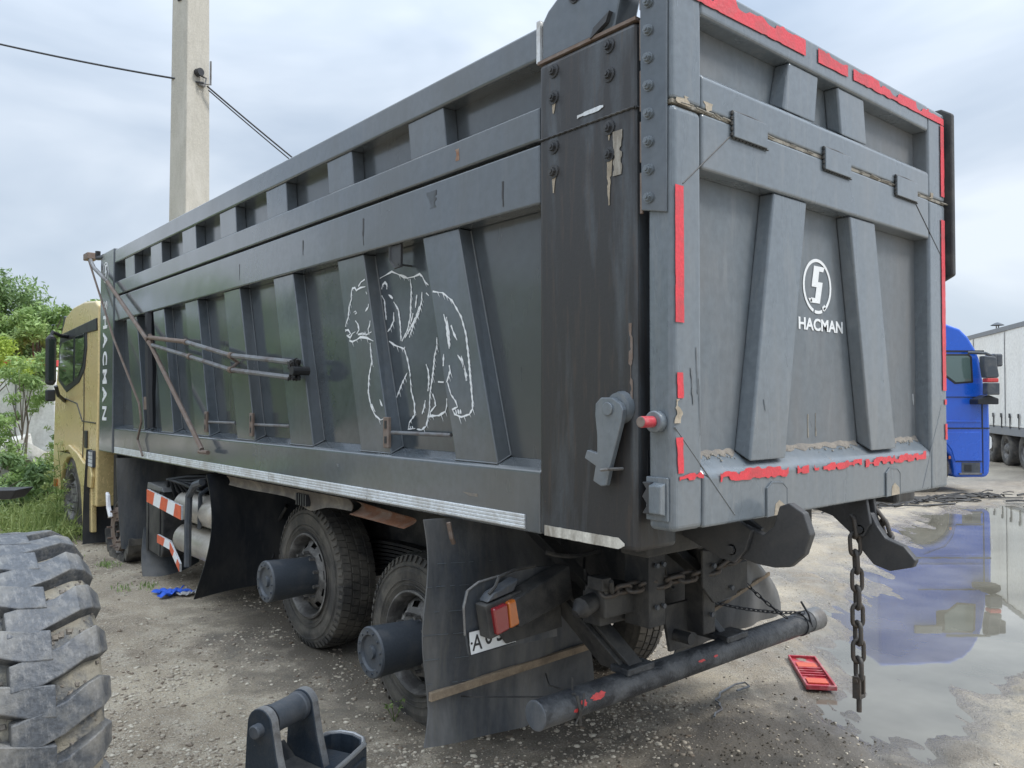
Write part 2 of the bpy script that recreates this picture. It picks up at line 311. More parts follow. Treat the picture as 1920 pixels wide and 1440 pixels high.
def ground_mat():
    m, t, p = nodes('gravel_dirt'); o = coords(t)
    big = noise(t, o, .55, 6, .6, .4); mid = noise(t, o, 4.5, 6, .65); fine = noise(t, o, 70, 4, .7)
    c = mixc(t, ramp(t, big, .40, .60), (.175, .134, .09), (.43, .36, .258))
    c = mixc(t, math2(t, 'MULTIPLY', ramp(t, mid, .5, .68), .6), c, (.60, .53, .41))
    c = mixc(t, math2(t, 'MULTIPLY', ramp(t, noise(t, o, 9, 5, .7), .56, .68), .7), c, (.15, .12, .09))
    # light grit
    v = t.nodes.new('ShaderNodeTexVoronoi'); v.inputs['Scale'].default_value = 60; t.links.new(o, v.inputs[0])
    vs = t.nodes.new('ShaderNodeSeparateColor'); t.links.new(v.outputs['Color'], vs.inputs[0])
    g = math2(t, 'MULTIPLY', ramp(t, v.outputs['Distance'], .42, .3), ramp(t, vs.outputs[0], .4, .6))
    c = mixc(t, math2(t, 'MULTIPLY', g, .6), c, (.58, .53, .45))
    c = mixc(t, math2(t, 'MULTIPLY', ramp(t, fine, .48, .66), .6), c, (.12, .095, .07))
    f3 = noise(t, o, 190, 3, .7); c = mixc(t, math2(t, 'MULTIPLY', ramp(t, f3, .52, .64), .55), c, (.56, .52, .44)); c = mixc(t, math2(t, 'MULTIPLY', ramp(t, f3, .46, .36), .5), c, (.10, .08, .06))
    # oil / damp: under the truck and by the bumper, an actual soaked patch of soil
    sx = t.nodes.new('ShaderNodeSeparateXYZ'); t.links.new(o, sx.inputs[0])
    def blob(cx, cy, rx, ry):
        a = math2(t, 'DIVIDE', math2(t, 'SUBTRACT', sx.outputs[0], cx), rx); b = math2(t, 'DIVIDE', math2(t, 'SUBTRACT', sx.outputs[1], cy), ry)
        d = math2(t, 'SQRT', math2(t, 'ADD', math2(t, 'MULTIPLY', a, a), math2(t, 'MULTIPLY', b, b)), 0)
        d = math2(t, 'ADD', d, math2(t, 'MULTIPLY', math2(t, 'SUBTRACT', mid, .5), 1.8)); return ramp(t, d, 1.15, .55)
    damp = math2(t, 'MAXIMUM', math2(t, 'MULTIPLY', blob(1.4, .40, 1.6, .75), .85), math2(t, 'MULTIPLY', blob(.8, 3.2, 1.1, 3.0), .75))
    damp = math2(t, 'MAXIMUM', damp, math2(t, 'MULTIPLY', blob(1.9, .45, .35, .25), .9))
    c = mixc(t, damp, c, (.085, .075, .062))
    da = t.nodes.new('ShaderNodeAttribute'); da.attribute_name = 'damp'; dmp = math2(t, 'MULTIPLY', da.outputs['Fac'], ramp(t, mid, .32, .58))
    c = mixc(t, math2(t, 'MULTIPLY', dmp, .75), c, (.15, .135, .11))
    # wet near water level
    wet = math2(t, 'MULTIPLY', ramp(t, math2(t, 'ADD', sx.outputs[2], math2(t, 'MULTIPLY', math2(t, 'SUBTRACT', mid, .5), .03)), .034, .010), ramp(t, sx.outputs[0], 1.6, 2.2))
    c = mixc(t, math2(t, 'MULTIPLY', wet, .45), c, (.17, .155, .13))
    t.links.new(c, p.inputs['Base Color'])
    r_ = math2(t, 'SUBTRACT', .92, math2(t, 'MULTIPLY', wet, .68)); r_ = math2(t, 'SUBTRACT', r_, math2(t, 'MULTIPLY', damp, .25)); r_ = math2(t, 'MAXIMUM', math2(t, 'SUBTRACT', r_, math2(t, 'MULTIPLY', dmp, .5)), .16); t.links.new(r_, p.inputs['Roughness'])
    h = math2(t, 'ADD', math2(t, 'MULTIPLY', noise(t, o, 22, 6, .7), 1.2), math2(t, 'MULTIPLY', g, .5)); bump(t, p, h, .8, .012)
    return m
struct(link('ground', gme, ground_mat()))
def water_mat():
    m, t, p = nodes('murky_water'); o = coords(t)
    c = mixc(t, ramp(t, noise(t, o, 1.2, 4), .35, .7), (.12, .11, .085), (.21, .195, .155)); t.links.new(c, p.inputs['Base Color'])
    p.inputs['Roughness'].default_value = .015; p.inputs['IOR'].default_value = 1.5; p.inputs['Specular IOR Level'].default_value = 1.0
    bump(t, p, noise(t, o, 3, 2), .025, .01); return m
wm = MB(); wm.add([(x, y, .006) for x, y in [(1.25, -3.4), (15.5, -3.4), (15.5, 4.6), (9, 4.6), (2.2, 1.7), (1.25, .7)]], [(0, 1, 2, 3, 4, 5)])
struct(wm.obj('puddle_water', water_mat()))
# pebbles: real stones, joined
def pebbles(name, n, region, smin, smax, mname, base, seed, clump=False):
    rg = np.random.default_rng(seed)
    phi = (1 + 5 ** .5) / 2
    iv = np.array([(-1, phi, 0), (1, phi, 0), (-1, -phi, 0), (1, -phi, 0), (0, -1, phi), (0, 1, phi), (0, -1, -phi), (0, 1, -phi), (phi, 0, -1), (phi, 0, 1), (-phi, 0, -1), (-phi, 0, 1)]); iv /= np.linalg.norm(iv[0])
    fc = np.array([(0, 11, 5), (0, 5, 1), (0, 1, 7), (0, 7, 10), (0, 10, 11), (1, 5, 9), (5, 11, 4), (11, 10, 2), (10, 7, 6), (7, 1, 8), (3, 9, 4), (3, 4, 2), (3, 2, 6), (3, 6, 8), (3, 8, 9), (4, 9, 5), (2, 4, 11), (6, 2, 10), (8, 6, 7), (9, 8, 1)])
    x, y = region(rg, n); keep = (pond_sd(x, y) > .12); x = x[keep]; y = y[keep]
    dens = fbm(x, y, .8, 3, 5) + fbm(x, y, 3.5, 2, 6); keep = dens > rg.uniform(-.35, .3, len(x)); x = x[keep]; y = y[keep]; n = len(x)
    s_ = smin * (smax / smin) ** (rg.random(n) ** 2.3)
    sc = np.stack([s_ * rg.uniform(.7, 1.4, n), s_ * rg.uniform(.7, 1.2, n), s_ * rg.uniform(.28, .6, n)], -1)
    V = iv[None] * sc[:, None] * rg.uniform(.8, 1.2, (n, 12, 1)); a = rg.uniform(0, 6.28, n); ca, sa = np.cos(a)[:, None], np.sin(a)[:, None]
    X = V[..., 0] * ca - V[..., 1] * sa + x[:, None]; Y = V[..., 0] * sa + V[..., 1] * ca + y[:, None]; Z = V[..., 2] + (ground_h(x, y) + sc[:, 2] * .25)[:, None]
    F = (fc[None] + (np.arange(n) * 12)[:, None, None]).reshape(-1, 3)
    me = npmesh(name, np.stack([X, Y, Z], -1).reshape(-1, 3), F, 3, np.repeat(rg.random(n), 12))
    m, t, p = nodes(mname); at = t.nodes.new('ShaderNodeAttribute'); at.attribute_name = 'tint'
    t.links.new(mixc(t, at.outputs['Fac'], base[0], base[1]), p.inputs['Base Color']); p.inputs['Roughness'].default_value = .85
    o = link(name, me, m); o['kind'] = 'stuff'; return o
def reg_left(rg, n):
    d = 2.4 * (14 / 2.4) ** rg.random(n); th = rg.uniform(-.75, .22, n) ; a = -.7057 - (-th) * -1
    ang = .7057 + th * 1.0; return -2.4 + d * np.sin(ang), -1.8865 + d * np.cos(ang)
def reg_right(rg, n):
    d = 3.0 * (16 / 3.0) ** rg.random(n); ang = .7057 + rg.uniform(-.05, .66, n); return -2.4 + d * np.sin(ang), -1.8865 + d * np.cos(ang)
pebbles('gravel', 80000, reg_left, .004, .019, 'pebble_stone', ((.16, .12, .085), (.58, .52, .42)), 4)
pebbles('loose_stones', 26000, reg_right, .003, .012, 'pebble_stone_right', ((.17, .135, .1), (.56, .5, .4)), 5)
BEAR=[('r',[(2.484,2.520),(2.482,2.535),(2.480,2.550),(2.478,2.565),(2.469,2.580),(2.439,2.581),(2.417,2.559)]),('r',[(2.473,2.525),(2.484,2.509),(2.496,2.493),(2.507,2.476),(2.509,2.463),(2.512,2.449),(2.514,2.436),(2.516,2.422),(2.518,2.409),(2.528,2.394),(2.538,2.380),(2.548,2.365),(2.550,2.350)]),('p',[(2.706,2.350),(2.708,2.334)]),('r',[(2.536,2.296),(2.494,2.279),(2.480,2.291),(2.467,2.303),(2.431,2.312)]),('r',[(2.545,2.328),(2.518,2.329),(2.490,2.304),(2.522,2.292)]),('r',[(2.494,2.279),(2.499,2.261),(2.467,2.253),(2.440,2.258),(2.415,2.262),(2.392,2.269),(2.370,2.276),(2.332,2.272),(2.294,2.267),(2.269,2.259),(2.244,2.251),(2.219,2.243)]),('r',[(2.450,2.432),(2.432,2.438),(2.416,2.425),(2.436,2.420)]),('r',[(2.431,2.379),(2.415,2.367),(2.400,2.355),(2.393,2.337),(2.386,2.320),(2.413,2.299)]),('r',[(2.417,2.564),(2.372,2.574),(2.343,2.574),(2.313,2.574)]),('r',[(2.395,2.584),(2.380,2.596),(2.366,2.607),(2.344,2.612),(2.322,2.618)]),('r',[(2.399,2.293),(2.348,2.295),(2.321,2.291),(2.294,2.286),(2.267,2.293),(2.241,2.299)]),('r',[(2.348,2.301),(2.337,2.283)]),('r',[(2.316,2.304),(2.302,2.279)]),('r',[(2.281,2.322),(2.275,2.303),(2.268,2.285)]),('r',[(2.256,2.366),(2.259,2.353),(2.262,2.339),(2.277,2.321)]),('r',[(2.306,2.542),(2.295,2.527)]),('r',[(2.276,2.467),(2.278,2.450),(2.295,2.438),(2.312,2.426)]),('r',[(2.255,2.234),(2.253,2.221),(2.251,2.208),(2.250,2.195),(2.248,2.181),(2.246,2.168),(2.242,2.154),(2.239,2.139),(2.235,2.124),(2.240,2.110),(2.246,2.095),(2.251,2.081),(2.256,2.066),(2.261,2.052),(2.267,2.038),(2.268,2.023),(2.269,2.009),(2.270,1.995),(2.271,1.981),(2.272,1.967),(2.273,1.953),(2.275,1.939),(2.268,1.924),(2.262,1.908),(2.256,1.893),(2.250,1.878),(2.244,1.862),(2.232,1.849),(2.220,1.835),(2.208,1.822),(2.196,1.809),(2.175,1.799),(2.154,1.790),(2.133,1.781),(2.103,1.789)]),('r',[(2.144,1.900),(2.136,1.887),(2.128,1.874),(2.116,1.862)]),('r',[(2.238,1.873),(2.224,1.858),(2.210,1.843),(2.196,1.828)]),('p',[(2.289,2.629),(2.258,2.635),(2.226,2.640),(2.202,2.645),(2.178,2.649),(2.154,2.654),(2.127,2.644),(2.100,2.635),(2.073,2.625),(2.051,2.618),(2.029,2.610),(2.007,2.603),(1.985,2.596),(1.951,2.596),(1.918,2.596),(1.890,2.600),(1.862,2.604),(1.846,2.594),(1.830,2.583),(1.819,2.567),(1.807,2.552),(1.790,2.542),(1.774,2.532)]),('p',[(2.268,2.562),(2.262,2.575),(2.255,2.588),(2.230,2.598),(2.209,2.583),(2.209,2.569),(2.209,2.555)]),('p',[(2.268,2.523),(2.252,2.507),(2.236,2.492),(2.234,2.478),(2.231,2.465),(2.229,2.451),(2.227,2.438),(2.225,2.424),(2.221,2.408),(2.218,2.391),(2.214,2.374)]),('p',[(2.188,2.520),(2.165,2.507),(2.143,2.494)]),('p',[(2.133,2.473),(2.120,2.461),(2.107,2.448),(2.095,2.436),(2.082,2.423),(2.079,2.408),(2.075,2.394),(2.072,2.379),(2.069,2.365),(2.065,2.350),(2.062,2.335),(2.060,2.321),(2.059,2.307),(2.058,2.294),(2.056,2.280),(2.055,2.266),(2.053,2.252),(2.052,2.238)]),('p',[(2.132,2.411),(2.132,2.395),(2.132,2.378),(2.132,2.362),(2.144,2.348),(2.155,2.335),(2.167,2.321),(2.183,2.311),(2.199,2.301)]),('p',[(1.960,2.587),(1.955,2.571),(1.951,2.555),(1.946,2.538),(1.947,2.524),(1.947,2.510),(1.948,2.496),(1.949,2.482),(1.949,2.468),(1.950,2.454),(1.951,2.440),(1.952,2.426),(1.952,2.412),(1.953,2.398),(1.954,2.384),(1.955,2.370),(1.961,2.356),(1.967,2.341),(1.972,2.327),(1.978,2.312),(1.984,2.298),(1.995,2.286),(2.007,2.274),(2.018,2.262),(2.030,2.250),(2.042,2.237)]),('p',[(1.838,2.501),(1.839,2.486),(1.840,2.472),(1.842,2.458),(1.843,2.444),(1.848,2.432),(1.854,2.420),(1.859,2.408),(1.865,2.396),(1.870,2.384),(1.881,2.372),(1.891,2.361),(1.902,2.349),(1.912,2.337),(1.923,2.325),(1.930,2.313),(1.936,2.302),(1.943,2.290),(1.950,2.278),(1.957,2.266),(1.964,2.254)]),('p',[(1.861,2.425),(1.869,2.413),(1.876,2.401),(1.883,2.389),(1.891,2.377),(1.898,2.365),(1.910,2.354),(1.921,2.342),(1.932,2.330),(1.944,2.318),(1.955,2.306),(1.966,2.296),(1.978,2.285),(1.989,2.274),(2.001,2.263),(2.013,2.252)]),('p',[(1.889,2.490),(1.892,2.476),(1.895,2.462),(1.898,2.447),(1.901,2.433),(1.904,2.418)]),('p',[(1.927,2.389),(1.932,2.377),(1.938,2.364),(1.944,2.352),(1.949,2.340),(1.955,2.328)]),('p',[(2.183,2.245),(2.162,2.236),(2.142,2.227),(2.121,2.218),(2.095,2.211),(2.069,2.205),(2.044,2.198),(2.018,2.191),(2.012,2.202)]),('p',[(2.018,2.191),(2.011,2.179),(2.004,2.166),(1.997,2.153),(1.990,2.141),(1.983,2.128),(1.978,2.113),(1.973,2.098),(1.968,2.083),(1.963,2.068),(1.958,2.053),(1.956,2.037),(1.954,2.021)]),('p',[(1.987,2.052),(1.997,2.040),(2.008,2.028),(2.019,2.016),(2.030,2.003),(2.041,1.991),(2.051,1.977),(2.060,1.964),(2.070,1.950),(2.080,1.936),(2.090,1.922),(2.100,1.908)]),('p',[(1.954,2.032),(1.952,2.018),(1.951,2.004),(1.949,1.990),(1.947,1.976),(1.946,1.962),(1.944,1.948),(1.938,1.935),(1.932,1.923),(1.927,1.911),(1.921,1.899),(1.915,1.886),(1.910,1.874),(1.910,1.862),(1.910,1.849),(1.910,1.837),(1.909,1.824),(1.909,1.812),(1.923,1.801),(1.936,1.790),(1.949,1.779),(1.962,1.769),(1.968,1.750),(1.974,1.731),(1.949,1.733),(1.925,1.735),(1.902,1.737)]),('p',[(1.957,1.748),(1.947,1.731)]),('p',[(1.934,1.748),(1.924,1.732)]),('p',[(1.693,2.238),(1.693,2.225),(1.693,2.213),(1.693,2.200),(1.693,2.188),(1.699,2.174),(1.705,2.160),(1.710,2.147),(1.716,2.133),(1.718,2.120),(1.719,2.107),(1.721,2.094),(1.723,2.080),(1.725,2.067),(1.727,2.055),(1.730,2.043),(1.733,2.031),(1.736,2.019),(1.739,2.007),(1.742,1.993),(1.746,1.978),(1.749,1.964),(1.753,1.950),(1.756,1.936),(1.757,1.923),(1.758,1.910),(1.759,1.897),(1.760,1.883),(1.761,1.870),(1.762,1.857),(1.763,1.844)]),('p',[(1.796,2.095),(1.789,2.083),(1.782,2.071),(1.774,2.059),(1.773,2.046),(1.772,2.034),(1.771,2.022),(1.770,2.009),(1.769,1.997),(1.771,1.984),(1.773,1.972),(1.775,1.959),(1.778,1.946)]),('p',[(1.803,1.895),(1.806,1.881),(1.810,1.868),(1.814,1.854),(1.821,1.842),(1.828,1.830),(1.835,1.818)]),('p',[(1.733,1.931),(1.725,1.919),(1.718,1.907),(1.710,1.895),(1.708,1.880),(1.706,1.865),(1.723,1.853),(1.739,1.841),(1.756,1.829),(1.756,1.809),(1.734,1.810),(1.713,1.811),(1.692,1.812),(1.671,1.813),(1.651,1.821),(1.631,1.828),(1.612,1.836),(1.606,1.851),(1.600,1.865),(1.600,1.879),(1.600,1.892),(1.600,1.905)]),('p',[(1.763,1.844),(1.767,1.831),(1.770,1.819),(1.774,1.806),(1.777,1.793),(1.783,1.779),(1.789,1.765),(1.795,1.752),(1.818,1.741),(1.840,1.730),(1.864,1.732),(1.887,1.734)]),('r',[(1.610,2.473),(1.587,2.468),(1.564,2.464),(1.542,2.460),(1.519,2.456),(1.503,2.446),(1.487,2.437),(1.470,2.427),(1.454,2.418),(1.438,2.409),(1.428,2.397),(1.418,2.386),(1.408,2.374),(1.398,2.363),(1.388,2.351),(1.378,2.340),(1.368,2.328),(1.358,2.317),(1.353,2.304),(1.347,2.292),(1.342,2.279),(1.336,2.267),(1.331,2.255),(1.325,2.242),(1.320,2.230),(1.317,2.218),(1.315,2.205),(1.313,2.193),(1.310,2.181),(1.308,2.169),(1.306,2.157),(1.303,2.144),(1.301,2.132),(1.299,2.120),(1.296,2.108),(1.295,2.097),(1.293,2.086),(1.292,2.075),(1.290,2.063),(1.289,2.052),(1.287,2.041),(1.286,2.030),(1.284,2.019),(1.283,2.008),(1.281,1.997),(1.279,1.985),(1.277,1.974),(1.275,1.962),(1.274,1.950),(1.272,1.939),(1.270,1.927),(1.268,1.916),(1.266,1.904),(1.265,1.892),(1.264,1.879),(1.264,1.866),(1.263,1.854),(1.276,1.840),(1.289,1.826),(1.311,1.821),(1.334,1.816),(1.358,1.811),(1.376,1.815),(1.394,1.820),(1.413,1.824),(1.423,1.836),(1.433,1.848),(1.411,1.855),(1.389,1.862),(1.397,1.876),(1.405,1.890),(1.418,1.901),(1.431,1.913),(1.445,1.924),(1.450,1.935),(1.456,1.946),(1.461,1.957),(1.466,1.968),(1.472,1.980),(1.477,1.991)]),('r',[(1.405,1.848),(1.397,1.827)]),('r',[(1.386,1.850),(1.381,1.838),(1.376,1.826)]),('r',[(1.365,1.850),(1.363,1.839),(1.361,1.828)]),('r',[(1.511,2.344),(1.505,2.330),(1.499,2.316),(1.492,2.302),(1.486,2.289),(1.485,2.277),(1.483,2.265),(1.481,2.254),(1.480,2.242),(1.478,2.230),(1.475,2.217),(1.471,2.203),(1.468,2.190),(1.465,2.176),(1.461,2.162)]),('r',[(1.486,2.327),(1.483,2.314),(1.480,2.301),(1.476,2.288),(1.473,2.275),(1.470,2.262),(1.467,2.249),(1.465,2.236),(1.463,2.223),(1.462,2.210),(1.460,2.197),(1.458,2.185),(1.457,2.172)]),('r',[(1.446,2.281),(1.437,2.266),(1.429,2.251),(1.421,2.236),(1.412,2.225),(1.403,2.213),(1.394,2.202)]),('r',[(1.510,2.136),(1.511,2.123),(1.512,2.111),(1.512,2.098),(1.513,2.086),(1.514,2.073)]),('r',[(1.461,2.076),(1.457,2.062),(1.453,2.048),(1.459,2.036),(1.465,2.024),(1.471,2.012),(1.477,2.000),(1.486,1.989)]),('p',[(1.629,1.993),(1.655,1.994),(1.681,1.996)]),('r',[(1.389,2.126),(1.376,2.114),(1.363,2.103),(1.350,2.091),(1.344,2.080),(1.339,2.068),(1.333,2.056),(1.327,2.044),(1.324,2.031),(1.321,2.018),(1.318,2.005),(1.315,1.993)]),('r',[(1.358,2.120),(1.353,2.108),(1.349,2.097),(1.344,2.086),(1.339,2.074),(1.335,2.063),(1.328,2.051),(1.322,2.039),(1.315,2.027),(1.309,2.016)]),('p',[(1.797,2.491),(1.770,2.473)])]
# ================================================================== THE DUMP TRUCK
T = thing('dump_truck', 'dark grey tipper truck with gold cab and white bear outline on its ribbed side', 'dump truck', (1.25, 5, 0))
PY = .115      # depth of side panel behind the rails
# ---- side wall (left) : panels, rails, ribs
MB().box(PY, PY + .012, .747, 7.8, 1.45, 3.0).obj('side_panel', 'panel', T)
MB().box(PY - .01, PY + .004, .747, 7.8, 3.1, 3.5).obj('upper_side_panel', 'panel', T)
MB().prism([(.012, 1.30), (.012, 1.575), (.03, 1.59), (PY - .002, 1.625), (PY - .002, 1.30)], 1, .75, 7.79).obj('bottom_rail', 'paint', T, .008)
MB().box(.010, PY - .002, .75, 7.79, 2.775, 3.045).obj('middle_rail', 'paint', T, .010, seg=3)
MB().box(.008, PY - .012, .75, 7.79, 3.062, 3.214).obj('extension_lower_rail', 'paint', T, .010, seg=3)
MB().box(.008, PY + .02, .75, 7.79, 3.428, 3.578).obj('top_rail', 'paint', T, .012, seg=3)
MB().box(.05, PY, .75, 7.79, 3.0455, 3.0615).obj('rail_seam', 'dark', T)
LR = [(1.712, 1.389), (2.669, 2.344), (3.629, 3.305), (4.581, 4.253), (5.52, 5.196), (6.452, 6.118), (7.389, 7.013)]
for a, b in LR:
    MB().hexa([(.03, a - .305, 1.592), (.03, b - .32, 1.592), (PY - .001, b - .32, 1.626), (PY - .001, a - .305, 1.626),
               (.03, a, 2.774), (.03, b, 2.774), (PY - .001, b, 2.774), (PY - .001, a, 2.774)]).obj('rib', 'paint', T, .007, seg=3)
    # weld line down each foot and along the panel
    w = MB(); w.tube([(PY - .004, b - .322, 1.63), (PY - .004, b - .002, 2.77)], .0045, 5); w.tube([(.028, a - .305, 1.594), (.028, b - .32, 1.594), (PY - .01, b - .322, 1.63)], .004, 5)
    w.obj('weld_bead', 'gatepanel', T)
for a, b in [(1.846, 1.511), (2.796, 2.477), (3.745, 3.41), (4.665, 4.328), (5.585, 5.236), (6.522, 6.184), (7.431, 7.091)]:
    MB().hexa([(.022, a - .03, 3.2145), (.022, b - .03, 3.2145), (PY - .011, b - .03, 3.2145), (PY - .011, a - .03, 3.2145),
               (.022, a, 3.4275), (.022, b, 3.4275), (PY - .011, b, 3.4275), (PY - .011, a, 3.4275)]).obj('upper_rib', 'paint', T, .005)
# silver conspicuity strip made of lengths
yy = .85
for k, ln in enumerate([1.4, 1.38, 1.42, 1.36, 1.32]):
    st = MB()
    for j in range(4):
        z = 1.312 + j * .0165; st.prism([(.0075, z), (.0045, z + .004), (.0045, z + .0125), (.0075, z + .0165), (.0118, z + .0165), (.0118, z)], 1, yy, min(yy + ln - .006, 7.73))
    st.obj('reflective_strip', 'refl', T); yy += ln
# ---- corner post, rear left and front left, and their twins on the right
post = MB(); post.box(0, .25, .178, .745, 1.30, 3.395)
po = post.obj('corner_post', 'stained', T, .022, seg=3)
MB().box(-.004, .22, .176, .75, 3.396, 3.41).obj('cap_plate', 'rust', po)
wb = MB(); path = [(-.003, .742 - .01 * i * 1.0, 3.052 + .0015 * math.sin(i * 1.9)) for i in range(57)]
wb.tube(path, .005, 6); wb.tube([(-.002, .18, 3.05), (.05, .172, 3.052), (.2, .172, 3.05)], .006, 5); wb.obj('weld_bead', 'greasy', po)
def bolt(parent, c, ax=(-1, 0, 0), r=.019, washer=.031, mt='hook'):
    c = Vector(c); a = Vector(ax); b = MB(); b.cyl(c - a * .002, c + a * .006, washer, 16); b.tube([c + a * .006, c + a * .02], r, 6); b.tube([c + a * .02, c + a * .026], r * .5, 8)
    return b.obj('bolt', mt, parent)
for y in (.32, .648):
    for z in (3.34, 3.222, 3.004, 2.895): bolt(po, (0, y, z))
def ragged(name, m, parent, fn, L_, wtop, wbot, seed, gaps=(), step=.008, th=None, rag=.006, raglo=1.):
    """thin torn tape along fn(s)->(origin, dir, up, normal)"""
    rg = random.Random(seed); n = max(2, int(L_ / step)); s_ = MB(); run = []
    def flush():
        if len(run) > 1:
            V = []; F = []
            for (a, b) in run: V += [a, b]
            for i in range(len(run) - 1): F.append((2 * i, 2 * i + 2, 2 * i + 3, 2 * i + 1))
            s_.add(V, F)
        run.clear()
    lo = hi = lo_t = hi_t = 0; cnt = 0
    for i in range(n + 1):
        t = i / n
        if any(g0 < t < g1 for g0, g1 in gaps): flush(); continue
        if cnt <= 0:
            cnt = rg.randint(1, 6); lo_t = (rg.random() ** 2.5) * rag * raglo; hi_t = (rg.random() ** 1.6) * rag * (1.5 if rg.random() < .15 else 1)
        cnt -= 1; lo += (lo_t - lo) * rg.uniform(.5, 1); hi += (hi_t - hi) * rg.uniform(.4, 1)
        w0 = wbot(t) if callable(wbot) else wbot; w1 = wtop(t) if callable(wtop) else wtop
        run.append((fn(t, w0 + lo), fn(t, max(w0 + lo + .002, w1 - hi))))
    flush()
    o = s_.obj(name, m, parent); so = o.modifiers.new('solid', 'SOLIDIFY'); so.thickness = .0012; so.offset = 0; return o
# side reflectors on the post
ragged('stained_reflective_strip', 'reflold', po, lambda t, w: (-.0035, .706 - .465 * t, 1.304 + w), .465, lambda t: .045 - .02 * max(0, t - .93) * 14, lambda t: 0 + .015 * max(0, t - .93) * 14, 3, rag=.0015)
ragged('peeling_sticker', 'reflold', po, lambda t, w: (-.0035, .30 - w, 2.98 - .18 * t), .18, .055, .002, 5, rag=.012)
ragged('peeling_sticker', 'refl', po, lambda t, w: (-.0035, .50 - .15 * t, 3.085 + .005 * t + w), .15, .02, .0, 6, rag=.01)
for (y, z, L_, k) in ((.648, 2.88, .09, 1), (.32, 2.875, .20, 2), (.32, 2.99, .05, 3), (.648, 3.2, .06, 4)):
    ragged('rust_run', 'rustsheet' if 0 else 'filler', po, lambda t, w, y=y, z=z, L_=L_: (-.0026, y + (w - .02) * (1 - .8 * t), z + .012 - L_ * t), L_, .04, 0, 40 + k, rag=.014)
# rusty edge and hole at the post's rear corner
MB().box(.06, .17, .1745, .178, 1.46, 1.70).obj('torn_hole', 'black', po)
ragged('rust_patch', 'rust', po, lambda t, w: (-.0032, .200 + w, 2.20 - .30 * t), .26, .018, -.004, 9, rag=.018)
# lever
lev = [(0.349, 1.882), (0.319, 1.907), (0.26, 1.907), (0.216, 1.883), (0.202, 1.859), (0.212, 1.81), (0.253, 1.687), (0.27, 1.637), (0.291, 1.558), (0.32, 1.553), (0.363, 1.571), (0.35, 1.632), (0.411, 1.66), (0.397, 1.695), (0.341, 1.685), (0.341, 1.757), (0.352, 1.838)]
lo_ = MB().prism(lev, 0, -.055, -.030).obj('lock_lever', 'gate', T, .004)
MB().cyl((-.064, .278, 1.862), (-.029, .278, 1.862), .026, 20).obj('pivot_pin', 'gate', lo_, .002, True)
MB().lathe([(-.029, .0), (-.029, .058), (-.002, .066), (.0, .066)], 28, 0, (0, .255, 1.868)).obj('pivot_boss', 'gate', lo_, 0, True)
MB().tube([(-.002, .25, 1.625), (-.07, .27, 1.625), (-.075, .3, 1.62)], .007, 6).obj('stop_peg', 'steel', lo_)
# upper hinge box above the post
ub = MB().prism([(0.738, 3.412), (0.738, 3.587), (0.70, 3.63), (0.58, 3.70), (.56, 3.9), (.30, 3.9), (0.247, 3.60), (0.30, 3.412)], 0, .012, .13).obj('hinge_box', 'paint', T, .01)
MB().box(.004, .14, .742, .765, 3.41, 3.60).obj('edge_strip', 'refl', ub)
bolt(ub, (.012, .53, 3.63), r=.02); bolt(ub, (.012, .515, 3.66), r=.016)
MB().hexa([(-.01, .42, 3.40), (-.01, .33, 3.44), (.03, .33, 3.44), (.03, .42, 3.40), (-.01, .40, 3.44), (-.01, .31, 3.48), (.03, .31, 3.48), (.03, .40, 3.44)]).obj('gusset', 'hook', ub)
MB().prism([(.25, 3.56), (.20, 3.50), (-.02, 3.56), (-.02, 3.72), (.27, 3.78)], 0, .03, .1).obj('hinge_arm', 'hook', ub, .01)
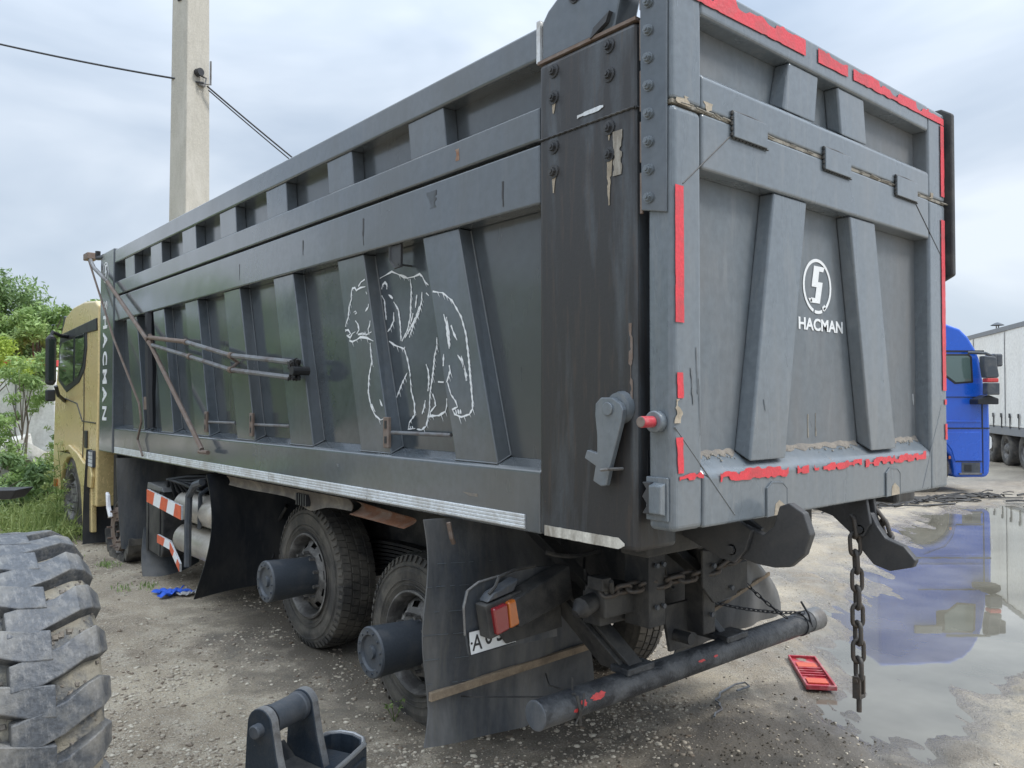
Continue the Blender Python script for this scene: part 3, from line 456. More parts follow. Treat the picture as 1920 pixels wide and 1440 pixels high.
# front left post
fp = MB().box(-.002, .2, 7.795, 8.36, 1.305, 3.60).obj('front_post', 'paint', T, .012)
for ch, z in zip('SHACMAN', [2.98, 2.79, 2.585, 2.375, 2.165, 1.96, 1.745]):
    me = text_mesh(ch, .235, .001, .03); o = link('letter', me, 'white', fp)
    # text x axis -> down (-z), text y axis -> towards the rear (-y)
    o.matrix_world = Matrix(((0, 0, -1, -.0045), (0, -1, 0, 8.13), (-1, 0, 0, z), (0, 0, 0, 1)))
def logo(parent, c, r, frame, mt='white', depth=.0025):
    """frame(u,v)->point"""
    s_ = MB()
    def arc(a0, a1, ro, ri, n=40):
        V = []; 
        for i in range(n + 1):
            a = R(a0 + (a1 - a0) * i / n); V += [(c[0] + ro * math.cos(a), c[1] + ro * math.sin(a)), (c[0] + ri * math.cos(a), c[1] + ri * math.sin(a))]
        s_.add([frame(*p) for p in V], [(2 * i, 2 * i + 2, 2 * i + 3, 2 * i + 1) for i in range(n)])
    arc(-62, 252, r, r * .885); arc(258, 290, r, r * .885, 6); arc(-66, -52, r * .96, r * .8, 4)
    k = r / .133
    g = [(-.01, .098), (.075, .098), (.06, .078), (.038, .078), (.012, .025), (.056, .023), (.012, -.079), (-.067, -.079), (-.05, -.058), (-.028, -.06), (-.005, -.001), (-.052, 0)]
    def sh(dx, w):
        P = [(c[0] + (x * w + dx) * k, c[1] + y * k) for x, y in [(-.045, -.079), (-.012, -.079), (.006, -.002), (-.012, .0), (-.028, .0)]]
        return P
    s1 = [(-.03, .098), (.07, .098), (.056, .074), (.018, .074), (.006, .022), (.05, .022), (.022, -.082), (-.072, -.082), (-.058, -.058), (-.022, -.058), (-.008, -.004), (-.054, -.004)]
    for g in (s1,): s_.add([frame(c[0] + x * k, c[1] + y * k) for x, y in g], [tuple(range(len(g)))])
    s_.add([frame(c[0] + x * k, c[1] + y * k) for x, y in [(-.085, -.062), (-.055, -.062), (-.05, -.078), (-.07, -.078)]], [(0, 1, 2, 3)])
    o = s_.obj('logo', mt, parent); so = o.modifiers.new('solid', 'SOLIDIFY'); so.thickness = .0012; so.offset = 0; return o
logo(fp, (0, 3.36), .12, lambda u, v: (-.0045, 8.12 - u, v))
# right side of the body, floor, front wall
MB().box(2.385, 2.397, .747, 7.8, 1.45, 3.5).obj('right_side_panel', 'panel', T)
for z0, z1, n_ in ((1.30, 1.60, 'right_bottom_rail'), (2.775, 3.045, 'right_middle_rail'), (3.428, 3.578, 'right_top_rail')):
    MB().box(2.399, 2.49, .75, 7.79, z0, z1).obj(n_, 'paint', T, .015)
for k in range(7):
    MB().box(2.399, 2.47, 1.4 + k * .95, 1.73 + k * .95, 1.601, 2.774).obj('right_rib', 'paint', T, .01)
MB().box(2.25, 2.5, .178, .745, 1.30, 3.395).obj('corner_post', 'stained', T, .022)
MB().box(2.3, 2.5, 7.795, 8.36, 1.305, 3.60).obj('front_post', 'paint', T, .012)
MB().box(.202, 2.298, 8.1, 8.16, 1.32, 3.55).obj('front_wall', 'panel', T)
MB().box(.13, 2.38, .3, 8.09, 1.38, 1.43).obj('floor_plate', 'dark', T)
# ---- bear outline
for kind, pts in BEAR:
    s_ = MB(); x = (.0275 if kind == 'r' else PY - .0025); V = []; n = len(pts)
    for i, (y, z) in enumerate(pts):
        a = pts[max(0, i - 1)]; b = pts[min(n - 1, i + 1)]; d = Vector((b[0] - a[0], b[1] - a[1])); d = d.normalized() if d.length > 0 else Vector((1, 0))
        w = .005 * (1.2 - abs(2 * i / (n - 1) - 1) * .55) * (1 + .5 * math.sin(i * 2.1 + y * 40)); V += [(x, y - d.y * w, z + d.x * w), (x, y + d.y * w, z - d.x * w)]
    s_.add(V, [(2 * i, 2 * i + 2, 2 * i + 3, 2 * i + 1) for i in range(n - 1)])
    # fur ticks along the longer strokes
    if n > 5:
        rg = random.Random(n)
        for i in range(2, n - 2, 2):
            if rg.random() < .75:
                y, z = pts[i]; L_ = rg.uniform(.015, .04); s_.add([(x - .0004, y - .003, z), (x - .0004, y + .006, z + .003), (x - .0004, y - .008 - L_ * .3, z - L_)], [(0, 1, 2)])
    o = s_.obj('bear_outline', 'white', T); so = o.modifiers.new('solid', 'SOLIDIFY'); so.thickness = .001; so.offset = 0
for (y, z, L_, w_, k, mt_) in ((1.55, 3.0, .09, .10, 1, 'stained'), (2.3, 2.98, .16, .03, 2, 'stained'), (1.35, 3.17, .06, .05, 3, 'rustsheet'), (3.1, 2.97, .1, .02, 4, 'stained'), (1.2, 1.44, .015, .14, 5, 'mudpaint'), (2.6, 1.50, .02, .05, 6, 'gatepanel'), (4.2, 2.95, .12, .012, 7, 'stained'), (1.0, 2.93, .12, .02, 8, 'stained')):
    ragged('scuff_mark', mt_, T, lambda t, w, y=y, z=z, L_=L_: (.0092 if z > 2 and z < 3.05 else (.0072 if z > 3 else .0112), y + w * (1 - .4 * t), z - L_ * t), L_, w_, 0, 60 + k, rag=w_ * .5)
# ---- hanging lug and steps on the side
lg = MB(); lg.prism([(2.04, 2.773), (2.04, 2.69), (1.985, 2.645), (1.93, 2.645), (1.93, 2.67), (1.93, 2.773)], 0, .03, .045); lg.tube([(.03, 2.04, 2.77), (.03, 2.04, 2.69), (.03, 1.985, 2.645), (.03, 1.93, 2.65)], .008, 6); lg.tube([(.03, 1.95, 2.66), (PY, 1.95, 2.66)], .006, 6)
lg.obj('lashing_ring', 'hook', T)
for y0, y1 in ((4.935, 4.37), (3.975, 3.38), (2.055, 1.475)):
    s_ = MB().box(.012, .032, y0 - .03, y0 + .028, 1.625, 1.80).obj('step_bracket', 'rust', T, .004)
    sl = MB(); sl.box(.0095, .0118, y0 - .012, y0 + .01, 1.65, 1.69); sl.box(.0095, .0118, y0 - .012, y0 + .01, 1.735, 1.78); sl.obj('slot', 'black', s_)
    MB().cyl((.035, y0, 1.712), (.05, y1, 1.715), .011, 10).obj('step_rod', 'rod', T, 0, True)
# dark stained strip and hose near the front of the side
hs = MB(); hs.tube([(.045, 6.60, 2.775), (.04, 6.585, 2.5), (.045, 6.56, 2.2), (.035, 6.52, 1.95), (.04, 6.50, 1.62)], [.05, .045, .055, .045, .04], 8); hs.obj('sagging_hose', 'black', T, 0, True)
MB().box(.0, .05, 6.5, 6.64, 1.80, 1.93).obj('junction_box', 'rust', T, .006)
# ---- cover frame arms
ta = MB(); ta.tube([(-.05, 8.72, 3.62), (-.06, 8.40, 3.44), (-.05, 7.85, 3.22)], .022, 8)
ta.obj('tarp_arm', 'steel', T, 0, True)
MB().tube([(-.05, 7.85, 3.22), (-.06, 6.2, 2.42), (-.06, 4.80, 1.49)], .020, 8).obj('tarp_arm', 'rust', T, 0, True)
MB().tube([(-.06, 4.86, 1.47), (-.06, 4.66, 1.47)], .018, 8).obj('arm_foot', 'rust', T)
MB().tube([(-.06, 8.66, 3.56), (-.05, 7.55, 2.55), (-.045, 6.62, 1.86), (-.04, 6.56, 1.68), (-.03, 6.72, 1.50), (-.02, 6.58, 1.34)], .012, 6).obj('thin_arm', 'rust', T, 0, True)
MB().box(-.09, .03, 8.62, 8.82, 3.58, 3.66).obj('arm_head', 'rust', T, .01)
MB().tube([(0, 8.5, 3.66), (0, 8.5, 3.58), (0.02, 8.3, 3.56)], .03, 8).obj('pivot_bracket', 'black', T)
p1 = [(-.06, 6.25, 2.50), (-.07, 5.2, 2.40), (-.06, 4.2, 2.24), (-.05, 3.14, 2.15)]; p2 = [(-.06, 6.15, 2.42), (-.07, 5.1, 2.27), (-.06, 4.2, 2.13), (-.05, 3.12, 2.045)]
MB().tube(p1[:2], .020, 8).obj('rusty_pipe', 'rust', T, 0, True); MB().tube([p1[1], p1[2], p1[3]], .019, 8).obj('folded_pipe', 'rod', T, 0, True)
MB().tube(p2, .018, 8).obj('folded_pipe', 'rod', T, 0, True)
for t in (.34, .67):
    for P in (p1, p2):
        k = int(t * 3); a = Vector(P[k]); b = Vector(P[k + 1]); MB().cyl(a, a + (b - a).normalized() * .05, .026, 10).obj('pipe_collar', 'rust', T)
cl = MB()
cl.tube([(-.05, 6.27, 2.53), (-.05, 6.20, 2.40)], .02, 6); cl.cyl((-.09, 6.28, 2.49), (-.02, 6.34, 2.49), .016, 8); cl.tube([(-.05, 4.25, 2.24), (.02, 4.25, 2.19), (-.05, 4.22, 2.13)], .016, 6)
cl.obj('pipe_clamp', 'rust', T)['kind'] = 'stuff'
rw = MB(); rg = random.Random(4)
for k in range(16):
    c = Vector((-.05, 3.10, 2.10)); pts = [c + Vector((rg.uniform(-.03, .03), rg.uniform(-.055, .055), rg.uniform(-.075, .075))) for _ in range(5)]; rw.tube(pts, .008, 5)
rw.cyl((-.09, 3.06, 2.09), (.03, 3.06, 2.09), .03, 10); rw.obj('rope_tangle', 'dark', T)
# ================================================================== TAILGATE
G = MB(); G.box(0, .182, 0, .126, 1.40, 3.02); tg = G.obj('tailgate', 'gate', T, .024, seg=4)
def gp(name, mb, m='gate', bev=.01, seg=3, sm=False): return mb.obj(name, m, tg, bev, sm, seg)
gp('stile', MB().box(2.282, 2.5, 0, .126, 1.40, 3.02), bev=.016)
gp('bottom_beam', MB().prism([(0.0005, 1.40), (.0005, 1.60), (.02, 1.622), (.0845, 1.682), (.12, 1.682), (.12, 1.40)], 0, .1825, 2.2815), bev=.012)
gp('top_beam', MB().box(.1825, 2.2815, .0005, .12, 2.800, 3.022), bev=.012)
gp('upper_stile', MB().box(0.001, .182, .0008, .126, 3.038, 3.55), bev=.014)
gp('upper_stile', MB().box(2.282, 2.5, .0008, .126, 3.038, 3.55), bev=.014)
gp('upper_sill', MB().prism([(0, 3.038), (0, 3.165), (.012, 3.178), (.085, 3.21), (.12, 3.21), (.12, 3.038)], 0, .1825, 2.2815))
gp('top_rail', MB().box(.1825, 2.2815, .0005, .12, 3.408, 3.552), bev=.014)
gp('lower_panel', MB().box(.183, 2.281, .084, .096, 1.683, 2.799), 'gatepanel', 0)
gp('upper_panel', MB().box(.183, 2.281, .084, .096, 3.211, 3.407), 'gatepanel', 0)
gp('seam_filler', MB().box(.004, 2.496, .006, .11, 3.0225, 3.0375), 'tarp', 0)
seam = MB(); rg = random.Random(8)
x = .0
while x < 2.48:
    l_ = rg.uniform(.03, .1)
    if rg.random() < .7: seam.tube([(x, -.001, 3.031 + rg.uniform(-.004, .004)), (x + l_, -.001, 3.031 + rg.uniform(-.004, .004))], rg.uniform(.0025, .0045), 5)
    x += l_ + rg.uniform(0, .03)
gp('caulk_bead', seam, 'tarp', 0)['kind'] = 'stuff'
def trib(name, xa, xb, xc, xd, z0, z1, s0):
    o = gp(name, MB().hexa([(xa, .012, z0), (xb, .012, z0), (xb + s0, .0835, z0 + .042), (xa - s0, .0835, z0 + .042), (xc, .012, z1), (xd, .012, z1), (xd + s0 * .5, .0835, z1), (xc - s0 * .5, .0835, z1)]), 'gate', .009)
    return o
trib('gate_rib', .519, .795, .715, .989, 1.640, 2.799, .01); trib('gate_rib', 1.592, 1.872, 1.392, 1.655, 1.640, 2.799, .01)
trib('upper_gate_rib', .798, 1.068, .845, 1.101, 3.182, 3.407, .01); trib('upper_gate_rib', 1.314, 1.576, 1.281, 1.546, 3.182, 3.407, .01)
for xs, z0, z1 in ((.38, 2.966, 3.069), (1.112, 2.972, 3.074), (1.855, 2.974, 3.078)):
    h_ = gp('hinge_plate', MB().box(xs, xs + .245, -.016, -.001, z0, z1), 'gate', .003)
    w = MB(); rg = random.Random(int(xs * 100))
    for k in range(11):
        a = xs + k * .0245; w.tube([(a, -.006, z0 - .002), (a + .016, -.006, z0 - .002)], .0042, 5)
    for k in range(5): w.tube([(xs - .003, -.006, z0 + .005 + k * .022), (xs - .003, -.006, z0 + .018 + k * .022)], .006, 5)
    w.tube([(xs, -.004, z1 + .002), (xs + .12, -.004, z1 + .006), (xs + .245, -.004, z1)], .006, 5)
    w.obj('weld_bead', 'greasy', h_)
for pts in ([(.006, 1.797), (.391, 1.433)], [(2.42, 1.866), (2.161, 1.415)], [(.06, 2.72), (.375, 2.97)], [(2.44, 2.72), (2.11, 2.97)]):
    gp('gusset_weld', MB().tube([(a, .001, b) for a, b in pts], .0034, 5), 'greasy' if pts[0][1] > 2 else 'gatepanel', 0)
for x0 in (.70, 1.80):
    h = [(x0 - .08, 1.402), (x0 - .08, 1.524), (x0 - .04, 1.546), (x0 + .04, 1.540), (x0 + .075, 1.515), (x0 + .075, 1.405)]
    gp('lug_pad', MB().prism(h, 1, -.006, .0), 'gate', .002); gp('lug_weld', MB().tube([(a, -.004, b) for a, b in h], .0045, 5), 'gatepanel', 0)
    gp('bare_patch', MB().prism([(x0 - .03, 1.405), (x0 - .02, 1.452), (x0 + .01, 1.468), (x0 + .06, 1.44), (x0 + .065, 1.406)], 1, -.0075, -.0062), 'filler', 0)
# debris lying on the sill
rub = MB(); rg = random.Random(3)
for k in range(90):
    x = rg.choice([rg.uniform(.19, .5), rg.uniform(.82, 1.5), rg.uniform(1.9, 2.27)]); y = .08 - abs(rg.gauss(0, .014)); z = 1.683 - (.0845 - y) * .9; s_ = rg.uniform(.002, .006)
    rub.hexa([(x - s_, y - s_, z), (x + s_, y - s_, z), (x + s_, y + s_ * .6, z), (x - s_, y + s_ * .6, z), (x - s_ * .6, y - s_ * .5, z + s_), (x + s_ * .5, y - s_ * .5, z + s_), (x + s_ * .5, y + s_ * .4, z + s_ * .8), (x - s_ * .5, y + s_ * .5, z + s_)])
gp('sill_debris', rub, 'tarp', 0)['kind'] = 'stuff'
for xa, xb, k in ((.19, .50, 1), (.81, 1.56, 2), (1.88, 2.27, 3)):
    rg = random.Random(k); V = []; n = 26
    for i in range(n + 1):
        x = xa + (xb - xa) * i / n; d_ = .006 + .02 * abs(math.sin(i * .7 + k)) * rg.uniform(.5, 1); h_ = .004 + .01 * abs(math.cos(i * .5 + k)) * rg.uniform(.5, 1)
        V += [(x, .0842 - d_, 1.6835 - d_ * .92), (x, .0835 - d_ * .35, 1.6845 + h_ * .25), (x, .0838, 1.684 + h_)]
    dm = MB(); dm.add(V, [(3 * i + j, 3 * i + 3 + j, 3 * i + 4 + j, 3 * i + 1 + j) for i in range(n) for j in (0, 1)]); gp('mud_bank', dm, 'mudpaint', 0, sm=True)
# drips and bare spots
for (x, z, w_, h_, k) in ((.10, 2.02, .012, .14, 1), (.15, 1.98, .005, .22, 2), (.135, 2.1, .004, .18, 3), (.62, 1.90, .006, .05, 4), (2.06, 1.93, .02, .06, 5), (1.0, 1.8, .01, .03, 6)):
    ragged('scratch', 'gatepanel', tg, lambda t, w, x=x, z=z, h_=h_: (x + w + .01 * t, -.0028 if x < .2 else .0095, z - h_ * t), h_, w_, 0, k, rag=w_ * .6)
for (x, z, w_, h_, k) in ((.02, 3.06, .09, .06, 7), (.19, 3.07, .07, .07, 8), (2.29, 3.065, .05, .05, 9)):
    ragged('chipped_paint', 'filler', tg, lambda t, w, x=x, z=z, h_=h_: (x + w, -.0012, z - h_ * t * .6), h_, w_, 0, k, rag=w_ * .7)
# side face rubber flap with bolt row
gp('seal_strip', MB().hexa([(-.012, .022, 2.605), (-.002, .022, 2.605), (-.002, .136, 2.63), (-.02, .136, 2.63), (-.014, .014, 3.62), (-.002, .014, 3.62), (-.002, .14, 3.62), (-.022, .14, 3.62)]), 'paint', .004)
ed = MB()
for k in range(5): ed.box(-.012, -.002, .137, .15, 2.62 + k * .2, 2.78 + k * .2)
gp('rubber_edge', ed, 'rust', .002)
for k in range(9): bolt(tg, (-.018, .098, 2.673 + k * .108), r=.0165, washer=.022, mt='gate')
# pins, catch
def pin(side):
    s_ = -1 if side == 0 else 1; x0 = 0 if side == 0 else 2.5
    b = gp('pin_boss', MB().cyl((x0, .07, 1.815), (x0 + s_ * .035, .07, 1.815), .042, 24), 'gate', .006, sm=True)
    MB().cyl((x0 + s_ * .035, .07, 1.815), (x0 + s_ * .105, .07, 1.815), .022, 16).obj('lock_pin', 'redplastic' if side == 0 else 'filler', b, .004, True)
    if side == 0:
        MB().lathe([(x0 - .1062, .0), (x0 - .1065, .017), (x0 - .1052, .021)], 12, 0, (0, .07, 1.815)).obj('pin_end', 'rust', b)
pin(0); pin(1)
cb = gp('catch_box', MB().box(-.012, -.0005, .02, .124, 1.44, 1.605), 'gate', .004)
MB().prism([(-.045, 1.575), (-.011, 1.585), (-.011, 1.46), (-.045, 1.47)], 1, .028, .085).obj('catch_tooth', 'gate', cb, .004)
MB().prism([(.085, 1.585), (.125, 1.585), (.105, 1.56), (.125, 1.53), (.10, 1.50), (.125, 1.465), (.085, 1.465)], 0, -.035, -.012).obj('catch_tooth', 'hook', cb, .003)
# red tape on the gate
f_ = lambda y0: None
ragged('red_tape', 'red', tg, lambda t, w: (.010 + w, -.004, 2.71 - .52 * t), .52, .052, .0, 11, rag=.002)
ragged('torn_red_tape', 'red', tg, lambda t, w: (.018 + w, -.004, 2.155 - .30 * t), .30, .04, .0, 12, gaps=[(0, .06), (.1, .34), (.36, .5), (.86, 1)], rag=.014)
ragged('red_tape', 'red', tg, lambda t, w: (.010 + .012 * t + w, -.004, 1.756 - .135 * t), .135, lambda t: .045 - .01 * t, .0, 13, rag=.004)
ragged('torn_red_tape', 'red', tg, lambda t, w: (.03 + .15 * t, -.004, 1.59 + .002 * t + w), .15, .028, 0, 14, rag=.018)
ragged('torn_red_tape', 'red', tg, lambda t, w: (.29 + .5 * t, -.004, 1.572 - .008 * t + w), .5, lambda t: .056 - .02 * abs(t - .7), 0, 15, rag=.026, raglo=.8, gaps=[])
ragged('torn_red_tape', 'red', tg, lambda t, w: (.84 + .62 * t, -.004, 1.568 + w), .62, .042, 0, 16, rag=.024, gaps=[(0, .03), (.2, .27), (.35, .39)])
ragged('torn_red_tape', 'red', tg, lambda t, w: (1.5 + .70 * t, -.004, 1.562 + .01 * t + w), .70, .046, 0, 17, rag=.026)
ragged('torn_red_tape', 'red', tg, lambda t, w: (.20 + 2.08 * t, -.0045, 3.452 + .026 * t + w), 2.08, lambda t: .088 - .03 * t, .0, 18, rag=.045, raglo=.15, gaps=[(.37, .415), (.56, .58)], step=.014)
ragged('red_tape', 'red', tg, lambda t, w: (.0 + .2 * t, -.0045, 3.452 + w), .2, .08, .0, 22, rag=.004)
ragged('red_tape', 'red', tg, lambda t, w: (2.28 + .2 * t, -.0045, 3.480 + w), .2, .04, .0, 19, rag=.003)
ragged('red_tape', 'red', tg, lambda t, w: (2.435 + w, -.0045, 3.475 - .41 * t), .41, .048, .0, 20, rag=.003)
ragged('red_tape', 'red', tg, lambda t, w: (2.432 + w, -.0045, 2.93 - .98 * t), .98, .05, .0, 21, rag=.003)
ragged('red_tape', 'red', tg, lambda t, w: (2.455 + w, -.0045, 1.90 - .03 * t), .03, .03, .0, 23, rag=.003)
ragged('red_tape', 'red', tg, lambda t, w: (2.462 + w, -.0045, 1.76 - .09 * t), .09, .03, .0, 24, rag=.006)
ragged('worn_patch', 'filler', tg, lambda t, w: (.0 + w, -.003, 1.90 - .09 * t), .09, .055, .0, 25, rag=.03)
for px_, z0 in ((1.105, 1.83), (1.175, 1.835)):
    ragged('mud_run', 'tarp', tg, lambda t, w, p=px_, z=z0: (p + w, .0825, z - .11 * t), .11, .012, 0, int(px_ * 99), rag=.008)
# logo and name on the panel
logo(tg, (1.203, 2.442), .132, lambda u, v: (u, .0815, v))
me = text_mesh('HACMAN', .078, .0008, .028); o = link('lettering', me, 'white', tg)
bx = [v.co.x for v in me.vertices]; sc = .415 / (max(bx) - min(bx)); o.matrix_world = Matrix(((sc, 0, 0, 1.238), (0, 0, -1, .0815), (0, 1.0, 0, 2.254), (0, 0, 0, 1)))
# right hand side guard strip
MB().prism([(-.03, 2.62), (-.03, 3.56), (.03, 3.60), (.12, 3.60), (.12, 2.54)], 0, 2.53, 2.575).obj('side_guard', 'greasy', T, .01)
MB().box(2.58, 2.60, .0, .12, 2.62, 3.58).obj('guard_rail', 'refl', T, .004)
# ================================================================== UNDERCARRIAGE
for x in (.83, 1.50):
    MB().box(x, x + .08, .85, 10.6, .82, 1.12).obj('chassis_rail', 'greasy', T, .005)
    MB().box(x - .01, x + .09, .5, 8.0, 1.17, 1.30).obj('subframe_rail', 'dark', T, .005)
for y in (.86, 2.0, 3.0, 4.4, 6.2, 7.4): MB().box(.912, 1.498, y, y + .1, .84, 1.10).obj('crossmember', 'greasy', T, .004)
for k in range(12): MB().box(.13, 2.38, .8 + k * .6, .87 + k * .6, 1.31, 1.379).obj('floor_bearer', 'dark', T)
MB().box(.35, 1.75, .42, .58, 1.20, 1.36).obj('rear_sill_beam', 'greasy', T, .008)
MB().box(.60, .72, .62, .78, .80, 1.16).obj('spring_hanger', 'greasy', T, .006)
MB().box(1.0, 1.1, .60, .72, .70, 1.16).obj('hanger_bracket', 'greasy', T, .006)
MB().box(.45, 1.70, .80, .92, .80, .96).obj('rear_crossmember', 'greasy', T, .006)
MB().hexa([(.62, 1.0, .90), (.70, 1.0, .90), (.70, 1.1, .90), (.62, 1.1, .90), (.38, 1.3, 1.28), (.46, 1.3, 1.28), (.46, 1.4, 1.28), (.38, 1.4, 1.28)]).obj('diagonal_brace', 'greasy', T, .004)
MB().hexa([(1.0, .6, 1.0), (1.08, .6, 1.0), (1.08, .7, 1.0), (1.0, .7, 1.0), (.70, .7, 1.26), (.78, .7, 1.26), (.78, .8, 1.26), (.70, .8, 1.26)]).obj('diagonal_brace', 'greasy', T, .004)
MB().prism([(.86, 1.16), (1.16, 1.13), (1.2, .98), (1.14, .90), (.95, .89), (.86, .98)], 1, .50, .515).obj('plate_bracket', 'greasy', T, .004)
MB().prism([(.80, .86), (1.02, .86), (1.02, .62), (.86, .62)], 1, .70, .72).obj('tow_plate', 'greasy', T, .004)
MB().cyl((.9, .70, .70), (.9, .60, .70), .03, 14).obj('tow_pin', 'greasy', T, 0, True)
MB().box(.40, .62, .72, .86, .86, 1.0).obj('pintle_bracket', 'greasy', T, .01)
MB().tube([(.40, .80, .93), (.30, .78, .92), (.26, .78, .90)], [.045, .05, .02], 12).obj('pintle_knob', 'greasy', T, 0, True)
# bumper pipe with arms
bp = MB(); n = 40; rg = random.Random(5)
bp.tube([(.0 + 2.43 * i / n, .77, .497 + .006 * i / n) for i in range(n + 1)], .066, 28)
bpo = bp.obj('bumper_pipe', 'pipe', T, 0, True)
MB().lathe([(-.003, 0), (-.0035, .06), (-.002, .066), (.004, .0675)], 28, 0, (0, .77, .497)).obj('pipe_cap', 'hub', bpo)
MB().lathe([(2.43, .0), (2.43, .07), (2.36, .0705), (2.30, .069)], 24, 0, (0, .77, .503)).obj('pipe_collar', 'steel', bpo, 0, True)
MB().lathe([(2.20, .067), (2.20, .073), (2.24, .0735), (2.24, .067)], 24, 0, (0, .77, .503)).obj('pipe_band', 'pipe', bpo)
def splat(cx, cz, rx, rz, seed):
    """paint remnant wrapped on the pipe surface"""
    rg = random.Random(seed); s_ = MB(); V = [None]; n = 18; pts = [(0, 0)] + [(rx * (.7 + .5 * rg.random()) * math.cos(2 * math.pi * k / n), rz * (.6 + .6 * rg.random()) * math.sin(2 * math.pi * k / n)) for k in range(n)]
    V = []
    for (u, v) in pts:
        a = cz + v / .066; V.append((cx + u, .77 - .0672 * math.cos(a), .499 + .0672 * math.sin(a)))
    s_.add(V, [(0, k, k % n + 1) for k in range(1, n + 1)]); s_.obj('red_paint_remnant', M['redp'], bpo)
M['redp'] = mat('faded_red_paint', (.6, .06, .06), .5, dirt=(.3, .05, .05), amt=.4, scale=20, bmp=.2)
splat(.34, .35, .05, .02, 1); splat(.24, .2, .018, .02, 2); splat(.19, -.1, .016, .01, 3); splat(1.13, .3, .03, .008, 4); splat(1.25, .3, .02, .006, 5)
MB().hexa([(.43, 1.12, .95), (.47, 1.12, .95), (.47, 1.27, .95), (.43, 1.27, .95), (.60, .76, .55), (.64, .76, .55), (.64, .94, .55), (.60, .94, .55)]).obj('bumper_arm', 'greasy', T, .004)
MB().hexa([(.46, 1.08, .955), (.56, 1.08, .955), (.56, 1.11, .955), (.46, 1.11, .955), (.62, .74, .57), (.72, .74, .57), (.72, .77, .57), (.62, .77, .57)]).obj('arm_flange', 'greasy', T, .003)
MB().hexa([(1.28, 1.10, .98), (1.34, 1.10, .98), (1.34, 1.32, .98), (1.28, 1.32, .98), (1.45, .76, .53), (1.51, .76, .53), (1.51, .98, .53), (1.45, .98, .53)]).obj('bumper_arm', 'hook', T, .01)
for x in (.56, 1.38): MB().box(x, x + .2, .72, .84, .555, .59).obj('pipe_saddle', 'pipe', T, .006)
def pchain(parent, name, path, pitch, r, wd, m):
    """links (one mesh, shared) along a path; returns objects"""
    P = [Vector(p) for p in path]; L_ = [0]
    for a, b in zip(P[:-1], P[1:]): L_.append(L_[-1] + (b - a).length)
    n = max(1, int(L_[-1] / pitch)); ln = pitch * 1.36 / 2; w = wd / 2
    pts = []
    for k in range(8): a = math.pi * k / 7; pts.append(((ln - w) + w * math.sin(a), w * math.cos(a), 0))
    for k in range(8): a = math.pi * k / 7; pts.append((-(ln - w) - w * math.sin(a), -w * math.cos(a), 0))
    lm = MB().tube(pts, r, 6, closed=True).mesh('chain_link'); lm.materials.append(M[m]); lm.polygons.foreach_set('use_smooth', [True] * len(lm.polygons))
    for i in range(n):
        s_ = (i + .5) * L_[-1] / n; k = max(j for j in range(len(L_) - 1) if L_[j] <= s_); d = (P[k + 1] - P[k]).normalized(); c = P[k] + d * (s_ - L_[k])
        up = Vector((0, 0, 1)) if abs(d.z) < .9 else Vector((1, 0, 0)); y = up.cross(d).normalized(); z = d.cross(y)
        Rm = Matrix((d, y, z)).transposed(); ang = R(90 * (i % 2) + 45 + random.uniform(-12, 12))
        o = link(name, lm, None, parent); o.matrix_world = Matrix.Translation(c) @ Rm.to_4x4() @ Matrix.Rotation(ang, 4, 'X')
def catenary(a, b, sag, n=14):
    a = Vector(a); b = Vector(b); return [a.lerp(b, i / n) - Vector((0, 0, sag * 4 * (i / n) * (1 - i / n))) for i in range(n + 1)]
# hooks under the gate
def hook(x, outline, lug, pv):
    h = MB().prism(outline, 0, x - .022, x + .022).obj('gate_hook', 'hook', T, .006)
    MB().cyl((x - .05, *pv), (x + .05, *pv), .026, 16).obj('hook_pin', 'hook', h, .002, True)
    MB().prism(lug, 0, x - .05, x - .026).obj('hook_lug', 'hook', h, .004)
    MB().prism(lug, 0, x + .026, x + .05).obj('hook_lug', 'hook', h, .004)
    b = MB(); b.lathe([(x - .062, 0), (x - .062, .02), (x - .05, .02)], 6, 0, (0, pv[0], pv[1])); b.obj('bolt', 'hook', h); return h
hook(.65, [(-.055, 1.452), (-.10, 1.470), (-.165, 1.435), (-.195, 1.35), (-.165, 1.265), (-.10, 1.205), (-.03, 1.192), (.06, 1.195), (.16, 1.215), (.245, 1.26), (.20, 1.34), (.12, 1.352), (.02, 1.325), (-.028, 1.365)],
     [(.50, 1.42), (.20, 1.42), (.06, 1.34), (.09, 1.25), (.15, 1.19), (.22, 1.20), (.50, 1.30)], (.16, 1.245))
h2 = hook(1.6, [(.13, 1.335), (.01, 1.33), (-.02, 1.27), (-.06, 1.215), (-.15, 1.185), (-.205, 1.125), (-.19, 1.09), (-.08, 1.055), (.0, 1.075), (.07, 1.15), (.13, 1.25)],
     [(.42, 1.40), (.02, 1.40), (.0, 1.28), (.04, 1.21), (.10, 1.22), (.20, 1.30), (.42, 1.36)], (.055, 1.245))
pchain(h2, 'chain_link', [(1.56, .10, 1.30), (1.56, .085, 1.2), (1.56, .075, 1.0), (1.56, .07, .50)], .082, .0115, .052, 'chain')
sh = MB(); sh.box(1.53, 1.545, .05, .09, .415, .51); sh.box(1.575, 1.59, .05, .09, .415, .51); sh.box(1.53, 1.59, .05, .09, .40, .418); sh.cyl((1.52, .07, .49), (1.6, .07, .49), .012, 10); sh.cyl((1.56, .07, .40), (1.56, .07, .33), .013, 10)
sh.obj('chain_shackle', 'chain', h2, .002)
pchain(h2, 'chain_link', [(1.66, .10, 1.37), (1.66, .03, 1.33), (1.66, -.02, 1.27), (1.66, -.04, 1.20), (1.66, .0, 1.16)], .07, .0105, .05, 'chain')
cp = MB().box(.36, .42, .70, .80, 1.0, 1.06).obj('chain_anchor', 'greasy', T, .004)
